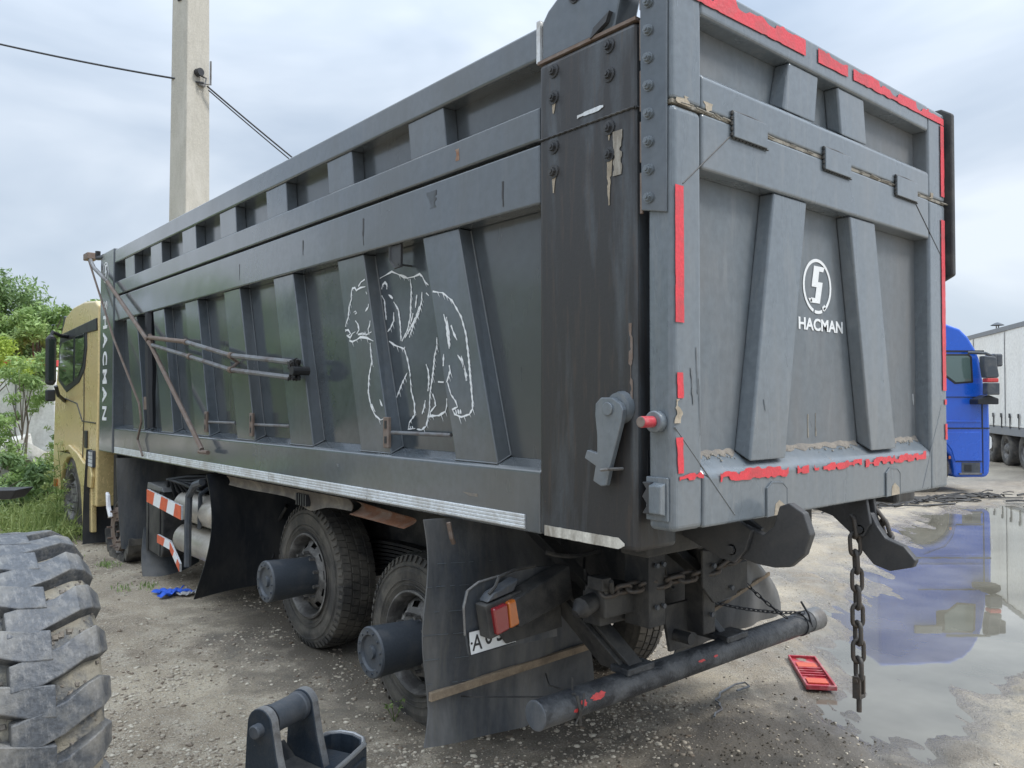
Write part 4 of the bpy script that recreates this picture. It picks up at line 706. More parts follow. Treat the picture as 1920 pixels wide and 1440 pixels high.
pchain(cp, 'chain_link', [(.40, .74, .985), (.62, .66, 1.0), (.82, .56, 1.03), (1.0, .50, 1.06), (1.12, .44, 1.14), (1.2, .4, 1.2)], .066, .0115, .052, 'chain')
# ---- wheels
def tyre_mesh(Rr=.54, wdt=.29, nb=60, bias=0):
    prof = [(.0, .30), (.012, .315), (-.004, .36), (-.012, .43), (-.002, .49), (.02, .522), (.045, .532), (.10, .535), (.20, .535), (wdt - .045, .532), (wdt - .02, .522), (wdt + .002, .49), (wdt + .012, .43), (wdt, .315), (wdt - .012, .30)]
    k = Rr / .54; s_ = MB().lathe([(a, r * k) for a, r in prof], 64)
    rg = random.Random(2)
    for i in range(nb):
        for (x0, x1, off) in ((.012, .075, 0), (.082, .14, .5), (.15, .208, 0.), (.215, wdt - .012, .5)):
            a0 = (i + off + .06) * 2 * math.pi / nb; a1 = a0 + 2 * math.pi / nb * .84; sk = .018
            r0 = .528 * k; r1 = .545 * k; q = []
            for r, e_ in ((r0, 0), (r1, .004)):
                rr_ = r - (.012 if (x0 < .02) else 0) * 0
                for x, a in ((x0 + e_, a0), (x1 - e_, a0 + sk), (x1 - e_, a1 + sk), (x0 + e_, a1)):
                    drop = .012 if ((x < .03) or (x > wdt - .03)) and r == r1 else 0
                    q.append((x, (rr_ - drop) * math.cos(a), (rr_ - drop) * math.sin(a)))
            s_.hexa(q)
    # shoulder ribs
    for i in range(nb):
        a = i * 2 * math.pi / nb; a1 = a + 2 * math.pi / nb * .5
        s_.hexa([(-.004, .49 * k * math.cos(a), .49 * k * math.sin(a)), (.012, .522 * k * math.cos(a), .522 * k * math.sin(a)), (.012, .522 * k * math.cos(a1), .522 * k * math.sin(a1)), (-.004, .49 * k * math.cos(a1), .49 * k * math.sin(a1)),
                 (-.010, .492 * k * math.cos(a), .492 * k * math.sin(a)), (.008, .532 * k * math.cos(a), .532 * k * math.sin(a)), (.008, .532 * k * math.cos(a1), .532 * k * math.sin(a1)), (-.010, .492 * k * math.cos(a1), .492 * k * math.sin(a1))])
    for r in (.35, .38, .465): s_.lathe([(-.013, r * k - .003), (-.0165, r * k), (-.013, r * k + .003)], 64)
    return s_.mesh('tyre', fix=False)
def rim_mesh(k=1.):
    s_ = MB().lathe([(.0, .312), (-.012, .318), (-.016, .306), (.0, .29), (.03, .284), (.085, .278), (.12, .268)], 48)
    # disc with hand holes: inner dome + spokes between holes
    nh = 10; s_.lathe([(.02, .15), (.005, .175), (.012, .195), (.025, .21)], 48); s_.lathe([(.05, .245), (.085, .268), (.12, .272)], 48)
    for i in range(nh):
        a0 = 2 * math.pi * i / nh; a1 = a0 + 2 * math.pi / nh * .52; n = 4
        for j in range(n):
            b0 = a0 + (a1 - a0) * j / n; b1 = a0 + (a1 - a0) * (j + 1) / n
            s_.add([(.025, .21 * math.cos(b0), .21 * math.sin(b0)), (.025, .21 * math.cos(b1), .21 * math.sin(b1)), (.05, .245 * math.cos(b1), .245 * math.sin(b1)), (.05, .245 * math.cos(b0), .245 * math.sin(b0))], [(0, 1, 2, 3)])
    s_.lathe([(.28, .30), (.2, .25), (.13, .262)], 48)
    s_.lathe([(.02, .0), (.02, .15)], 32)
    me = s_.mesh('rim', fix=False); return me
TY = tyre_mesh(); TY.materials.append(M['tyre']); RM = rim_mesh(); RM.materials.append(M['rim']); RM.polygons.foreach_set('use_smooth', [True] * len(RM.polygons)); RM.set_sharp_from_angle(angle=R(40))
NUT = MB().tube([(-.035, 0, 0), (.006, 0, 0)], .013, 6).mesh('nut'); NUT.materials.append(M['rim'])
DRUM = MB().lathe([(.19, .0), (.19, .20), (.03, .205), (.03, .0)], 32).mesh('brake_drum'); DRUM.materials.append(M['dark'])
def wheel(x, y, z, flip=False, hub=None, rot=0., tyre=TY, squash=1., m_t=None, stud=False):
    w = link('wheel', RM, None, T); Mx = Matrix.Translation((x, y, z)) @ (Matrix.Rotation(R(180), 4, 'Z') if flip else Matrix()) @ Matrix.Rotation(rot, 4, 'X'); w.matrix_world = Mx
    def ch(me, name, loc=(0, 0, 0), m=None):
        o = link(name, me, m, w); o.matrix_world = Mx @ Matrix.Translation(loc); return o
    if tyre: ch(tyre, 'tyre')
    ch(DRUM, 'brake_drum')
    for i in range(10):
        a = 2 * math.pi * (i + .5) / 10; ch(NUT, 'wheel_nut', (.0, .172 * math.cos(a), .172 * math.sin(a)))
    if hub:
        hm = MB().lathe([(.02, .142), (-.02, .138), (hub + .03, .150), (hub + .008, .152), (hub + .0, .148), (hub - .004, .144), (hub - .004, .105), (hub + .012, .098), (hub + .014, .04), (hub - .002, .035), (hub - .002, 0)], 36).mesh('hub', fix=False)
        ho = ch(hm, 'hub', m='hub'); hm.polygons.foreach_set('use_smooth', [True] * len(hm.polygons)); hm.set_sharp_from_angle(angle=R(30))
        nb = MB()
        for i in range(12):
            a = 2 * math.pi * i / 12; nb.tube([(hub - .012, .122 * math.cos(a), .122 * math.sin(a)), (hub + .006, .122 * math.cos(a), .122 * math.sin(a))], .008, 6)
        bo = link('hub_bolt', nb.mesh('hub_bolt'), 'hub', w); bo['kind'] = 'stuff'; bo.matrix_world = Mx
    return w
wheel(.36, 3.73, .575, hub=-.33); wheel(.36, 2.28, .405, hub=-.31, rot=.3)
wheel(2.14, 3.73, .575, flip=True); wheel(2.14, 2.28, .42, flip=True)
ax = MB(); MB().cyl((.5, 3.73, .575), (2.0, 3.73, .575), .09, 16).obj('axle_housing', 'greasy', T, 0, True); MB().cyl((.5, 2.28, .41), (2.0, 2.28, .42), .09, 16).obj('axle_housing', 'greasy', T, 0, True); ax.lathe([(-.16, .05), (-.12, .17), (0, .21), (.12, .17), (.16, .05)], 20, 0, (1.25, 3.73, .575)); ax.lathe([(-.16, .05), (-.12, .17), (0, .21), (.12, .17), (.16, .05)], 20, 0, (1.25, 2.28, .415))
ax.obj('differential', 'greasy', T, 0, True)['kind'] = 'stuff'
sp = MB()
for x in (.74, 1.68):
    for k in range(8): sp.sheet(lambda u, v, x=x, k=k: (x + .09 * v, 3.0 + (u - .5) * (1.9 - .14 * k), .78 - .028 * k - .10 * (2 * u - 1) ** 2 * (1 - .05 * k) + .06), 10, 1, (0, 0, .02))
sp.obj('leaf_spring', 'dark', T)
# front axle 2 without tyre: rusty hub with studs, collapsed tyre beneath
w2 = wheel(.10, 7.78, .46, tyre=None)
for c in list(w2.children):
    if c.name.startswith('wheel_nut'): c.scale = (1, 1, 1)
st = MB()
for i in range(10):
    a = 2 * math.pi * i / 10; st.cyl((.10 - .10, 7.78 + .20 * math.cos(a), .46 + .20 * math.sin(a)), (.12, 7.78 + .20 * math.cos(a), .46 + .20 * math.sin(a)), .011, 8)
st.lathe([(.06, .12), (.05, .24), (.10, .25)], 24, 0, (0, 7.78, .46)); st.obj('wheel_stud', 'rust', T)
ft = MB().sheet(lambda u, v: (.05 + .34 * u, 7.78 + .50 * math.cos(math.pi * (1.08 + .84 * v)) , .42 + .34 * math.sin(math.pi * (1.08 + .84 * v)) - .0 * u + .03 * math.sin(v * 60) * (1 if u < .2 else .3)), 8, 60, (0, 0, .07))
ft.obj('flat_tyre', 'tyre', T, 0, True)
MB().prism([(7.98, .86), (7.92, .83), (7.88, .70), (7.80, .60), (7.84, .58), (7.94, .68)], 0, -.02, .02).obj('hub_guard', 'white_box', T, .01)
TY2 = TY.copy()
wheel(.06, 9.93, .62)
wheel(2.44, 9.93, .62, flip=True); wheel(2.42, 7.78, .6, flip=True)
# ---- mud flaps
def flap(name, poly_fn, nu, nv, m, th=(0, .010, 0)): return MB().sheet(poly_fn, nu, nv, th).obj(name, m, T, 0, True)
def flapA(u, v):     # v: 0 top -> 1 bottom ; u: left -> right
    xl = -.10 + .02 * math.sin(v * 9) - .03 * max(0, v - .85) * 6; xr = 1.0 - .14 * math.sin(v * math.pi) * (1 - v) + .06 * v
    zt = 1.29 - .05 * u; zb = .16 - .06 * math.sin(u * 2.2) + .20 * max(0, u - .55) * 1.2
    y = 1.50 - .03 * math.sin(v * 3) - .06 * u * math.sin(v * 2.6) - .06 * max(0, v - .82) * 3 + .008 * math.sin(u * 14 + v * 3)
    return (xl + (xr - xl) * u, y, zt + (zb - zt) * v)
fa = flap('mud_flap', flapA, 26, 40, 'flapdust'); fa['label'] = 'dusty rear left mud flap with scored white lines'
def flap_lines(v0, u1, seed):
    rg = random.Random(seed); pts = []; s_ = MB(); n = int(u1 * 40)
    for i in range(n):
        if rg.random() < .72:
            a = flapA(u1 * i / n, v0); b = flapA(u1 * (i + 1) / n, v0 + rg.uniform(-.001, .001)); s_.tube([(a[0], a[1] - .003, a[2]), (b[0], b[1] - .003, b[2])], .0016, 4)
    s_.obj('scored_line', 'gatepanel', fa)
for k, v in enumerate((.20, .30, .41, .51, .62, .73)): flap_lines(v, .42 - .08 * (k % 3), k)
def batten(pts, w, parent, name='batten'): return MB().hexa(pts).obj(name, 'wood', parent, .003)
a = flapA(.0, .80); b = flapA(1., .80)
MB().hexa([(a[0], a[1] - .03, a[2] - .005), (b[0], b[1] - .03, b[2] + .02), (b[0], b[1] - .004, b[2] + .02), (a[0], a[1] - .004, a[2] - .005), (a[0], a[1] - .03, a[2] + .04), (b[0], b[1] - .03, b[2] + .058), (b[0], b[1] - .004, b[2] + .058), (a[0], a[1] - .004, a[2] + .04)]).obj('batten', 'wood', fa, .003)
rp_ = MB(); rp_.tube([(.19, .70, .56), (.2, .69, .50), (.22, .71, .42), (.25, .8, .42)], .008, 5); rp_.tube([(.2, .72, .56), (.18, .9, .5), (.05, 1.3, .42), (.1, 1.45, .37)], .005, 5); rp_.tube([(.2, .72, .56), (.3, 1.0, .5), (.6, 1.35, .40)], .005, 5); rp_.tube([(.235, .70, .56), (.22, .69, .50), (.19, .71, .43)], .005, 5); rp_.tube([(.22, .76, .56), (.22, .76, .62)], .005, 5)
rp_.obj('twisted_wire_tie', 'greasy', fa)
MB().tube([(-.02, 1.40, 1.28), (.0, 1.40, 1.20), (.02, 1.41, 1.17)], .012, 6).obj('flap_hook', 'rust', fa)
flap('mud_flap', lambda u, v: (-.02 + .95 * u - .07 * v * (1 - u) + .04 * math.sin(v * 4) * (1 - u), 4.80 - .10 * math.sin(v * 3.0) * (1 - u) + .05 * math.sin(u * 5), 1.28 + (.27 + .06 * u - 1.28) * v), 20, 30, 'rubber')
flap('mud_flap', lambda u, v: (-.04 + .06 * v + .6 * u, 7.45 + .04 * math.sin(v * 3) - .04 * math.sin(u * 3), 1.27 + (.29 - .10 * u - 1.27) * v), 14, 20, 'flapdust')
flap('mud_flap', lambda u, v: (.08 + .55 * u - .05 * math.sin(v * 2), 6.86 - .14 * v - .10 * math.sin(u * 2.8) * v, .58 + (.10 + .10 * u * u - .58) * v), 14, 12, 'flapdust')
flap('mud_flap', lambda u, v: (-.03 + .7 * u - .03 * v, 8.82 + .05 * math.sin(v * 3), 1.30 + (.16 - 1.30) * v), 14, 20, 'rubber')
# right rear flap, tilted, with batten
def flapR(u, v):
    xl = 1.60 - .25 * v; xr = 1.95 + .42 * math.sin(min(1, v * 1.1) * 1.5); zt = 1.03 - .06 * u; return (xl + (xr - xl) * u, .98 + .08 * v * (1 - u) + .012 * math.sin(u * 26), zt + (.42 + .08 * u - zt) * v)
fr = flap('mud_flap', flapR, 24, 24, 'flapgrey')
a = flapR(.02, .78); b = flapR(.98, .42)
MB().hexa([(a[0], a[1] - .02, a[2]), (b[0], b[1] - .02, b[2]), (b[0], b[1] - .004, b[2]), (a[0], a[1] - .004, a[2]), (a[0], a[1] - .02, a[2] + .022), (b[0], b[1] - .02, b[2] + .022), (b[0], b[1] - .004, b[2] + .022), (a[0], a[1] - .004, a[2] + .022)]).obj('batten', 'wood', fr, .002)
pchain(fr, 'chain_link', catenary((1.60, .95, .70), (2.22, .74, .58), .02), .034, .0035, .018, 'wire')
pchain(fr, 'chain_link', catenary((1.93, .96, .76), (2.02, .74, .58), .01), .034, .0035, .018, 'wire')
MB().tube([(2.15, .72, .66), (2.2, .70, .58), (2.24, .70, .50), (2.25, .78, .43)], .007, 5).obj('wire_tie', 'wire', fr)
rg = random.Random(77)
for k in range(7):
    a = Vector((rg.uniform(.15, 1.3), rg.uniform(.6, 1.3), rg.uniform(1.0, 1.28))); b = a + Vector((rg.uniform(-.3, .4), rg.uniform(-.1, .3), rg.uniform(-.25, .0))); m_ = (a + b) / 2 - Vector((0, 0, rg.uniform(.03, .14)))
    MB().tube([a + (m_ - a) * t * 2 * (1 - t) + (b - a) * t * t if 0 else a * (1 - t) ** 2 + m_ * 2 * t * (1 - t) + b * t * t for t in [i / 8 for i in range(9)]], rg.uniform(.006, .013), 6).obj('air_hose', 'greasy', T, 0, True)
for (x, y, z) in ((.64, .612, 1.1), (.69, .612, 1.1), (.64, .612, .9), (.69, .612, .9), (1.03, .592, 1.1), (1.07, .592, 1.1), (1.05, .592, .8), (.93, .492, 1.08), (1.08, .492, .95)):
    MB().tube([(x, y, z), (x, y - .014, z)], .013, 6).obj('frame_bolt', 'hub', T)
# ---- tail lamp and number plate on bent bracket
def qd(name, m, q, y0, y1, par, bev=.004):
    return MB().prism(q, 1, y0, y1).obj(name, m, par, bev)
br = qd('lamp_bracket', 'flapdust', [(-.10, .70), (-.125, .82), (-.135, .93), (-.115, 1.0), (-.05, 1.03), (.30, 1.06), (.45, 1.04), (.47, .68)], 1.12, 1.135, T)
MB().tube([(-.13, 1.115, .80), (-.138, 1.115, .93), (-.115, 1.115, 1.005), (-.05, 1.115, 1.035), (.1, 1.11, 1.05)], .006, 6).obj('bracket_rim', 'steel', br)
lb = MB().hexa([(.10, .99, .815), (.47, 1.0, .90), (.47, 1.10, .90), (.10, 1.10, .815), (.07, .99, .955), (.44, 1.0, 1.065), (.44, 1.10, 1.065), (.07, 1.10, .955)]).obj('lamp_housing', 'greasy', T, .008)
qd('lens', 'lensr', [(-.03, .805), (.045, .822), (.03, .945), (-.055, .93)], .995, 1.05, lb, .008)
qd('lens', 'lenso', [(.047, .823), (.125, .84), (.11, .962), (.032, .946)], .992, 1.05, lb, .008)
qd('lamp_frame', 'greasy', [(-.055, .785), (.15, .825), (.14, .985), (-.085, .945)], 1.02, 1.10, lb, .006)
MB().tube([(-.04, 1.05, .99), (.0, 1.05, 1.02), (.02, 1.05, 1.06), (.12, 1.05, 1.08), (.25, 1.05, 1.08)], .008, 6).obj('wiring', 'greasy', lb)
qd('lamp_cover', 'flapdust', [(-.065, .955), (.10, .985), (.13, 1.04), (-.03, .99)], 1.03, 1.10, lb, .006)
def pl(u, v, d=0): return (-.118 + .62 * u + .012 * (1 - v), 1.105 - d, .705 + .02 * u + .108 * v)
np_ = MB().prism([(pl(u, v)[0], pl(u, v)[2]) for u, v in ((0, 0), (.45, 0), (.38, 1), (0, 1))], 1, 1.103, 1.106).obj('number_plate', 'white', T, 0)
for ch, u, sc in (('A', .07, .105), ('0', .185, .125), ('3', .295, .125)):
    me = text_mesh(ch, sc, .0006, .006); o = link('digit', me, 'black', np_); c = pl(u, .45 if ch == 'A' else .62, .0035); o.matrix_world = Matrix(((.8, 0, 0, c[0]), (0, 0, -1, c[1]), (.05, 1, 0, c[2]), (0, 0, 0, 1)))
bd = MB(); bd.tube([pl(.44, -.01, .001), pl(0, -.01, .001), pl(0, 1.01, .001), pl(.1, 1.01, .001)], .0035, 5); bd.obj('plate_edge', 'black', np_)
MB().cyl(pl(.018, .5, .004), pl(.018, .5, -.004), .006, 8).obj('screw', 'black', np_)
MB().prism([(.10, .722), (.47, .735), (.46, .855), (.03, .80), (.06, .77)], 1, 1.085, 1.099).obj('plate_cover', 'greasy', T, .003)
MB().tube([(.60, 1.05, 1.02), (.61, 1.05, .88), (.64, 1.05, .85), (.65, 1.05, .90), (.62, 1.05, .92)], .008, 6).obj('cable_loop', 'greasy', T)
# ---- underside kit between the axles
bb = MB().prism([(6.25, 1.03), (6.70, 1.05), (6.80, .98), (6.80, .38), (6.30, .36), (6.25, .42)], 0, .08, .60).obj('battery_box', 'greasy', T, .012)
MB().prism([(6.22, 1.00), (6.26, 1.045), (6.72, 1.065), (6.74, 1.0)], 0, .07, .61).obj('box_lid', 'flapdust', bb, .008)
for y in (6.32, 6.7): MB().box(.07, .0795, y, y + .05, .37, 1.0).obj('box_rib', 'greasy', bb, .003)
def striped(a, b, h, n, name='guard_bar', drop=0.):
    a = Vector(a); b = Vector(b); g = MB().hexa([a, b, b + Vector((.02, 0, 0)), a + Vector((.02, 0, 0)), a + Vector((0, 0, h)), b + Vector((0, 0, h)), b + Vector((.02, 0, h)), a + Vector((.02, 0, h))]).obj(name, 'refl', T, .003)
    for i in range(n):
        p = a.lerp(b, i / n); q_ = a.lerp(b, (i + 1) / n); s_ = .05 if i < n - 1 else 0; s0 = .05 if i > 0 else 0
        o = Vector((-.004, 0, 0)); z = Vector((0, 0, 1)); d = (b - a).normalized()
        st = MB(); 
        st.hexa([p + o + z * .002 + d * 0, q_ + o + z * .002, q_ + z * .002 + Vector((-.0005, 0, 0)), p + z * .002 + Vector((-.0005, 0, 0)), p + o + z * (h - .002) + d * s0, q_ + o + z * (h - .002) + d * s_, q_ + z * (h - .002) + d * s_ + Vector((-.0005, 0, 0)), p + z * (h - .002) + d * s0 + Vector((-.0005, 0, 0))])
        st.obj('stripe', 'orange' if i % 2 == 0 else 'white', g)
striped((-.02, 6.42, .90), (-.02, 5.42, .835), .125, 5)
striped((.0, 6.15, .535), (.0, 5.78, .52), .08, 2)
striped((.0, 5.78, .52), (-.03, 5.42, .38), .075, 3)
gd = MB(); gd.tube([(.02, 5.36, .43), (.02, 5.36, .8), (.02, 5.34, 1.05), (.03, 5.22, 1.16), (.05, 5.1, 1.19)], .032, 8); gd.tube([(.3, 5.4, 1.15), (.12, 5.34, 1.06), (.12, 5.36, .75)], .02, 8); gd.obj('guard_frame', 'hub', T, 0, True)
ho_ = MB()
for k in range(5): ho_.tube([(.15 + .03 * k, 6.3 - .1 * k, .95), (.12, 6.25 - .1 * k, 1.12), (.2, 5.9 - .1 * k, 1.17 - .03 * k), (.4, 5.6, 1.18)], .018, 8)
ho_.obj('rubber_hose', 'black', T, 0, True)
for z in (.885, .575):
    t_ = MB().lathe([(-.075, .0), (-.07, .05), (-.045, .10), (0, .135), (.03, .14), (.9, .14), (.95, .10), (.97, 0)], 28, 1, (.24, 5.12, z)).obj('air_tank', 'tank', T, 0, True)
    MB().cyl((.2, 5.02, z), (.2, 5.06, z), .014, 10).obj('drain_plug', 'steel', t_, 0, True)
kb = MB(); rg = random.Random(9)
for k in range(18):
    y = rg.uniform(5.4, 7.0); x = rg.uniform(.3, .8); z = rg.uniform(.55, 1.1); s_ = rg.uniform(.03, .09); kb.box(x, x + s_, y, y + s_ * 1.6, z, z + s_)
for k in range(10): y = rg.uniform(4.9, 6.4); kb.tube([(rg.uniform(.3, .7), y, rg.uniform(.5, 1.1)), (rg.uniform(.3, .7), y + rg.uniform(-.4, .4), rg.uniform(.5, 1.1)), (.8, y, 1.0)], .015, 6)
MB().box(.95, 1.45, 2.6, 8.0, .62, 1.12).obj('underbody_light_block', 'dark', T, .03)  # dark filler box added amid the chassis to stop light leaking through
MB().box(1.72, 2.3, 4.7, 6.6, .35, 1.1).obj('right_light_block', 'dark', T, .05)  # unseen dark box added to close the open right side against light
MB().box(.18, 2.3, 8.3, 8.45, .55, 1.25).obj('cab_rear_crossmember', 'dark', T, .01)
MB().sheet(lambda u, v: (1.75 + .6 * u, 4.6, 1.28 - .98 * v), 4, 6, (0, .01, 0)).obj('mud_flap', 'rubber', T)  # unseen right flap, added to keep light from getting under the bed
MB().sheet(lambda u, v: (1.75 + .6 * u, 7.2, 1.28 - .98 * v), 4, 6, (0, .01, 0)).obj('mud_flap', 'rubber', T)  # second added flap, also blocking light from the right
kb.obj('valve_and_pipework', 'greasy', T, .004)['kind'] = 'stuff'
MB().box(.5, 2.0, 4.9, 6.9, .5, 1.1).obj('fuel_tank', 'dark', T, .03)
MB().box(.3, .34, 5.3, 5.75, .55, .95).obj('bracket_plate', 'dark', T, .004)
# ---- tattered fender strip under the body edge
def fend(u, v):
    y = 4.55 - 2.0 * u; z = 1.285; lo_z = .075 + .055 * math.exp(-((u - .72) / .09) ** 2) + .004 * math.sin(u * 9)
    return (.05 + .03 * math.sin(v * 2.4) , y, z - lo_z * v)
fe = MB().sheet(fend, 44, 6, (.006, 0, 0)).obj('fender_lip', 'beige', T, 0, True)
ve = MB()
for k in range(5): ve.box(.045, .094, 3.12 + k * .035, 3.135 + k * .035, 1.18, 1.26)
ve.obj('vent_slot', 'black', fe)
MB().sheet(lambda u, v: (.06 + .10 * math.sin(v * 3.0), 2.58 - .62 * u, 1.285 - .035 * u - (.10 - .02 * u) * v), 14, 8, (.004, 0, 0)).obj('bent_fender_tail', 'rustsheet', T, 0, True)
# ================================================================== CAB
cabm = MB(); arch = [(10.60 - .62 + .62 * math.cos(a), .58 + .56 * math.sin(a)) for a in [R(8 + 164 * k / 14) for k in range(15)]]
side = [(8.62, .62), (8.60, 1.4), (8.56, 2.2), (8.58, 3.03), (8.75, 3.10), (9.3, 3.14), (9.9, 3.12), (10.35, 3.02), (10.62, 2.78), (10.95, 1.95), (11.02, 1.2), (11.0, .66), (10.62, .66)] + arch + [(9.33, .62)]
cabm.prism(side, 0, .03, 2.47)
cab = cabm.obj('cab', 'gold', T, .035, seg=3)
MB().prism([(9.12, 2.80), (10.42, 2.76), (10.62, 2.70), (10.66, 2.6), (10.70, 2.16), (10.2, 2.0), (9.5, 2.12), (9.2, 2.28), (9.1, 2.55)], 0, .018, .05).obj('window_frame', 'black', cab, .012)
for w in ([(9.19, 2.73), (9.66, 2.72), (9.66, 2.17), (9.5, 2.20), (9.27, 2.34), (9.18, 2.56)], [(9.76, 2.70), (10.44, 2.68), (10.56, 2.58), (10.58, 2.2), (10.2, 2.08), (9.76, 2.14)]):
    MB().prism(w, 0, .010, .0175).obj('side_window', 'glass', cab, .002)
MB().prism([(8.60, 2.73), (8.62, 2.88), (9.1, 2.86), (10.5, 2.80), (10.66, 2.66), (10.45, 2.705), (9.28, 2.73)], 0, .012, .045).obj('roof_drip_rail', 'black', cab, .008)
MB().box(.01, .03, 9.02, 9.14, 1.30, 1.52).obj('door_handle', 'black', cab, .01)
dl = MB(); dl.tube([(.026, 8.64, 1.62), (.026, 9.3, 1.63), (.026, 9.6, 1.85), (.026, 10.3, 1.92)], .008, 5); dl.tube([(.026, 9.24, 2.3), (.026, 9.22, 1.7), (.026, 9.27, 1.15), (.026, 9.6, 1.2), (.026, 10.6, 1.19)], .007, 5); dl.obj('door_gap', 'black', cab)
MB().prism([(9.08, 1.12), (8.72, 1.10), (8.66, .98), (8.7, .84), (9.22, .84), (9.5, 1.10), (9.9, 1.24), (10.6, 1.18), (10.6, 1.24), (9.9, 1.31), (9.4, 1.22)], 0, -.01, .03).obj('arch_flare', 'gold', cab, .01)
MB().prism([(8.76, .3), (9.2, .26), (9.32, .80), (8.80, .83)], 0, .02, .08).obj('rear_fender', 'gold', cab, .012)
MB().prism([(8.46, 1.35), (8.6, 1.35), (8.6, 2.1), (8.46, 2.1)], 0, .06, 2.4).obj('rear_bulkhead', 'black', cab)
mk = MB()
for i in range(4):
    for j in range(4): mk.box(-.012, .0, 8.64 + i * .05, 8.68 + i * .05, 1.10 + j * .045, 1.138 + j * .045)
mk.obj('marker_reflector', 'refl', cab, .003)
MB().box(-.008, .03, 8.63, 8.86, 1.09, 1.29).obj('marker_base', 'hub', cab, .006)
MB().box(-.006, .03, 9.02, 9.08, .86, 1.02).obj('reflector', 'refl', cab, .004)
MB().box(-.006, .03, 10.7, 10.78, .70, .80).obj('side_marker', 'lenso', cab, .004)
mr = MB().prism([(-.29, 2.10), (-.29, 2.68), (-.26, 2.74), (-.20, 2.74), (-.17, 2.68), (-.17, 2.14), (-.20, 2.08)], 1, 9.80, 9.90).obj('wing_mirror', 'black', cab, .03)
MB().box(-.29, -.18, 9.78, 9.88, 1.88, 2.03).obj('lower_mirror', 'black', mr, .02)
MB().tube([(.03, 10.1, 2.74), (-.1, 9.95, 2.74), (-.2, 9.9, 2.78), (-.24, 9.9, 2.68)], .028, 8).obj('mirror_arm', 'black', mr, 0, True)
MB().tube([(.03, 10.3, 1.88), (-.12, 9.95, 1.96), (-.16, 9.9, 2.08)], .025, 8).obj('mirror_arm', 'black', mr, 0, True)
MB().box(-.28, -.18, 9.796, 9.7995, 2.15, 2.68).obj('mirror_glass', 'glass', mr)
MB().prism([(10.30, 3.02), (10.56, 3.06), (10.60, 2.95), (10.72, 2.80), (10.62, 2.78), (10.4, 2.98)], 0, .05, 2.45).obj('sun_visor', 'black', cab, .01)
MB().box(.1, 2.4, 10.985, 11.03, 2.0, 2.6).obj('windscreen', 'glass', cab)
# ================================================================== helpers for placing by ground position
def local(root, loc, ang):
    root.matrix_world = Matrix.Translation(loc) @ Matrix.Rotation(ang, 4, 'Z')
def part(mb, name, m, root, bevel=0, smooth=False, seg=2):
    o = link(name, mb.mesh(name), m, None, bevel, smooth, seg); o.parent = root; return o
def root(name, label, cat, loc, ang=0, group=None):
    o = thing(name, label, cat, (0, 0, 0), group); del o['_org']; local(o, loc, ang); return o
# ---- concrete pole with strut, bracket
P = root('concrete_pole', 'tall tapered concrete utility pole rising behind the truck bed', 'pole', (2.17, 11.85, .1), R(20))
pm = MB(); a, b = .24, .21
for z0, z1, k0, k1 in ((0, 11.5, 1.12, .86),):
    pm.hexa([(-a * k0, -b * k0, z0), (a * k0, -b * k0, z0), (a * k0, b * k0, z0), (-a * k0, b * k0, z0), (-a * k1, -b * k1, z1), (a * k1, -b * k1, z1), (a * k1, b * k1, z1), (-a * k1, b * k1, z1)])
part(pm, 'shaft', 'concrete', P, .02)
part(MB().tube([(.26, -.1, 4.4), (.36, -.15, 4.05), (.52, -.2, 3.5)], .035, 8), 'rusty_strut', 'rust', P)
bk = part(MB().box(-.02, .10, -.26, -.20, 7.06, 7.13), 'bracket', 'steel', P, .006)
b2 = part(MB().cyl((-.03, -.2, 7.27), (-.03, -.30, 7.27), .065, 14), 'insulator', 'black', P, 0, True)
part(MB().tube([(.03, -.22, 7.24), (.05, -.33, 7.18), (.03, -.33, 7.08), (.14, -.33, 7.10), (.14, -.33, 7.5)], .016, 6), 'hook_bolt', 'steel', P)
part(MB().box(-.245, -.225, -.05, .03, 8.45, 8.72), 'recess_plate', 'dark', P)
# wires
def cable(name, label, a, b, sag, r, two=None):
    s_ = MB(); pts = catenary(a, b, sag, 30); s_.tube(pts, r, 6)
    if two:
        p2_ = catenary(Vector(a) + Vector(two), b, sag + .05, 30); s_.tube(p2_, r * .8, 5)
    o = s_.obj(name, 'wire'); return tag(o, label, 'cable')
cable('overhead_cable', 'black overhead cable sagging in from the left to the concrete pole', (-2.9, 16.0, 8.75), (2.29, 11.56, 7.19), .12, .016)
cable('overhead_cable', 'black overhead cable dropping from the pole down behind the truck bed', (2.36, 11.60, 7.17), (9.5, 11.9, 3.6), .15, .014, (.02, 0, -.06))
TP = root('timber_post', 'thin timber post hidden behind the truck carrying the cable end', 'post', (9.5, 11.98, 0), 0)
part(MB().cyl((0, 0, 0), (0, 0, 3.9), .09, 12, .07), 'shaft', 'wood', TP, 0, True); part(MB().cyl((0, -.06, 3.6), (0, -.12, 3.6), .03, 8), 'insulator', 'white', TP)
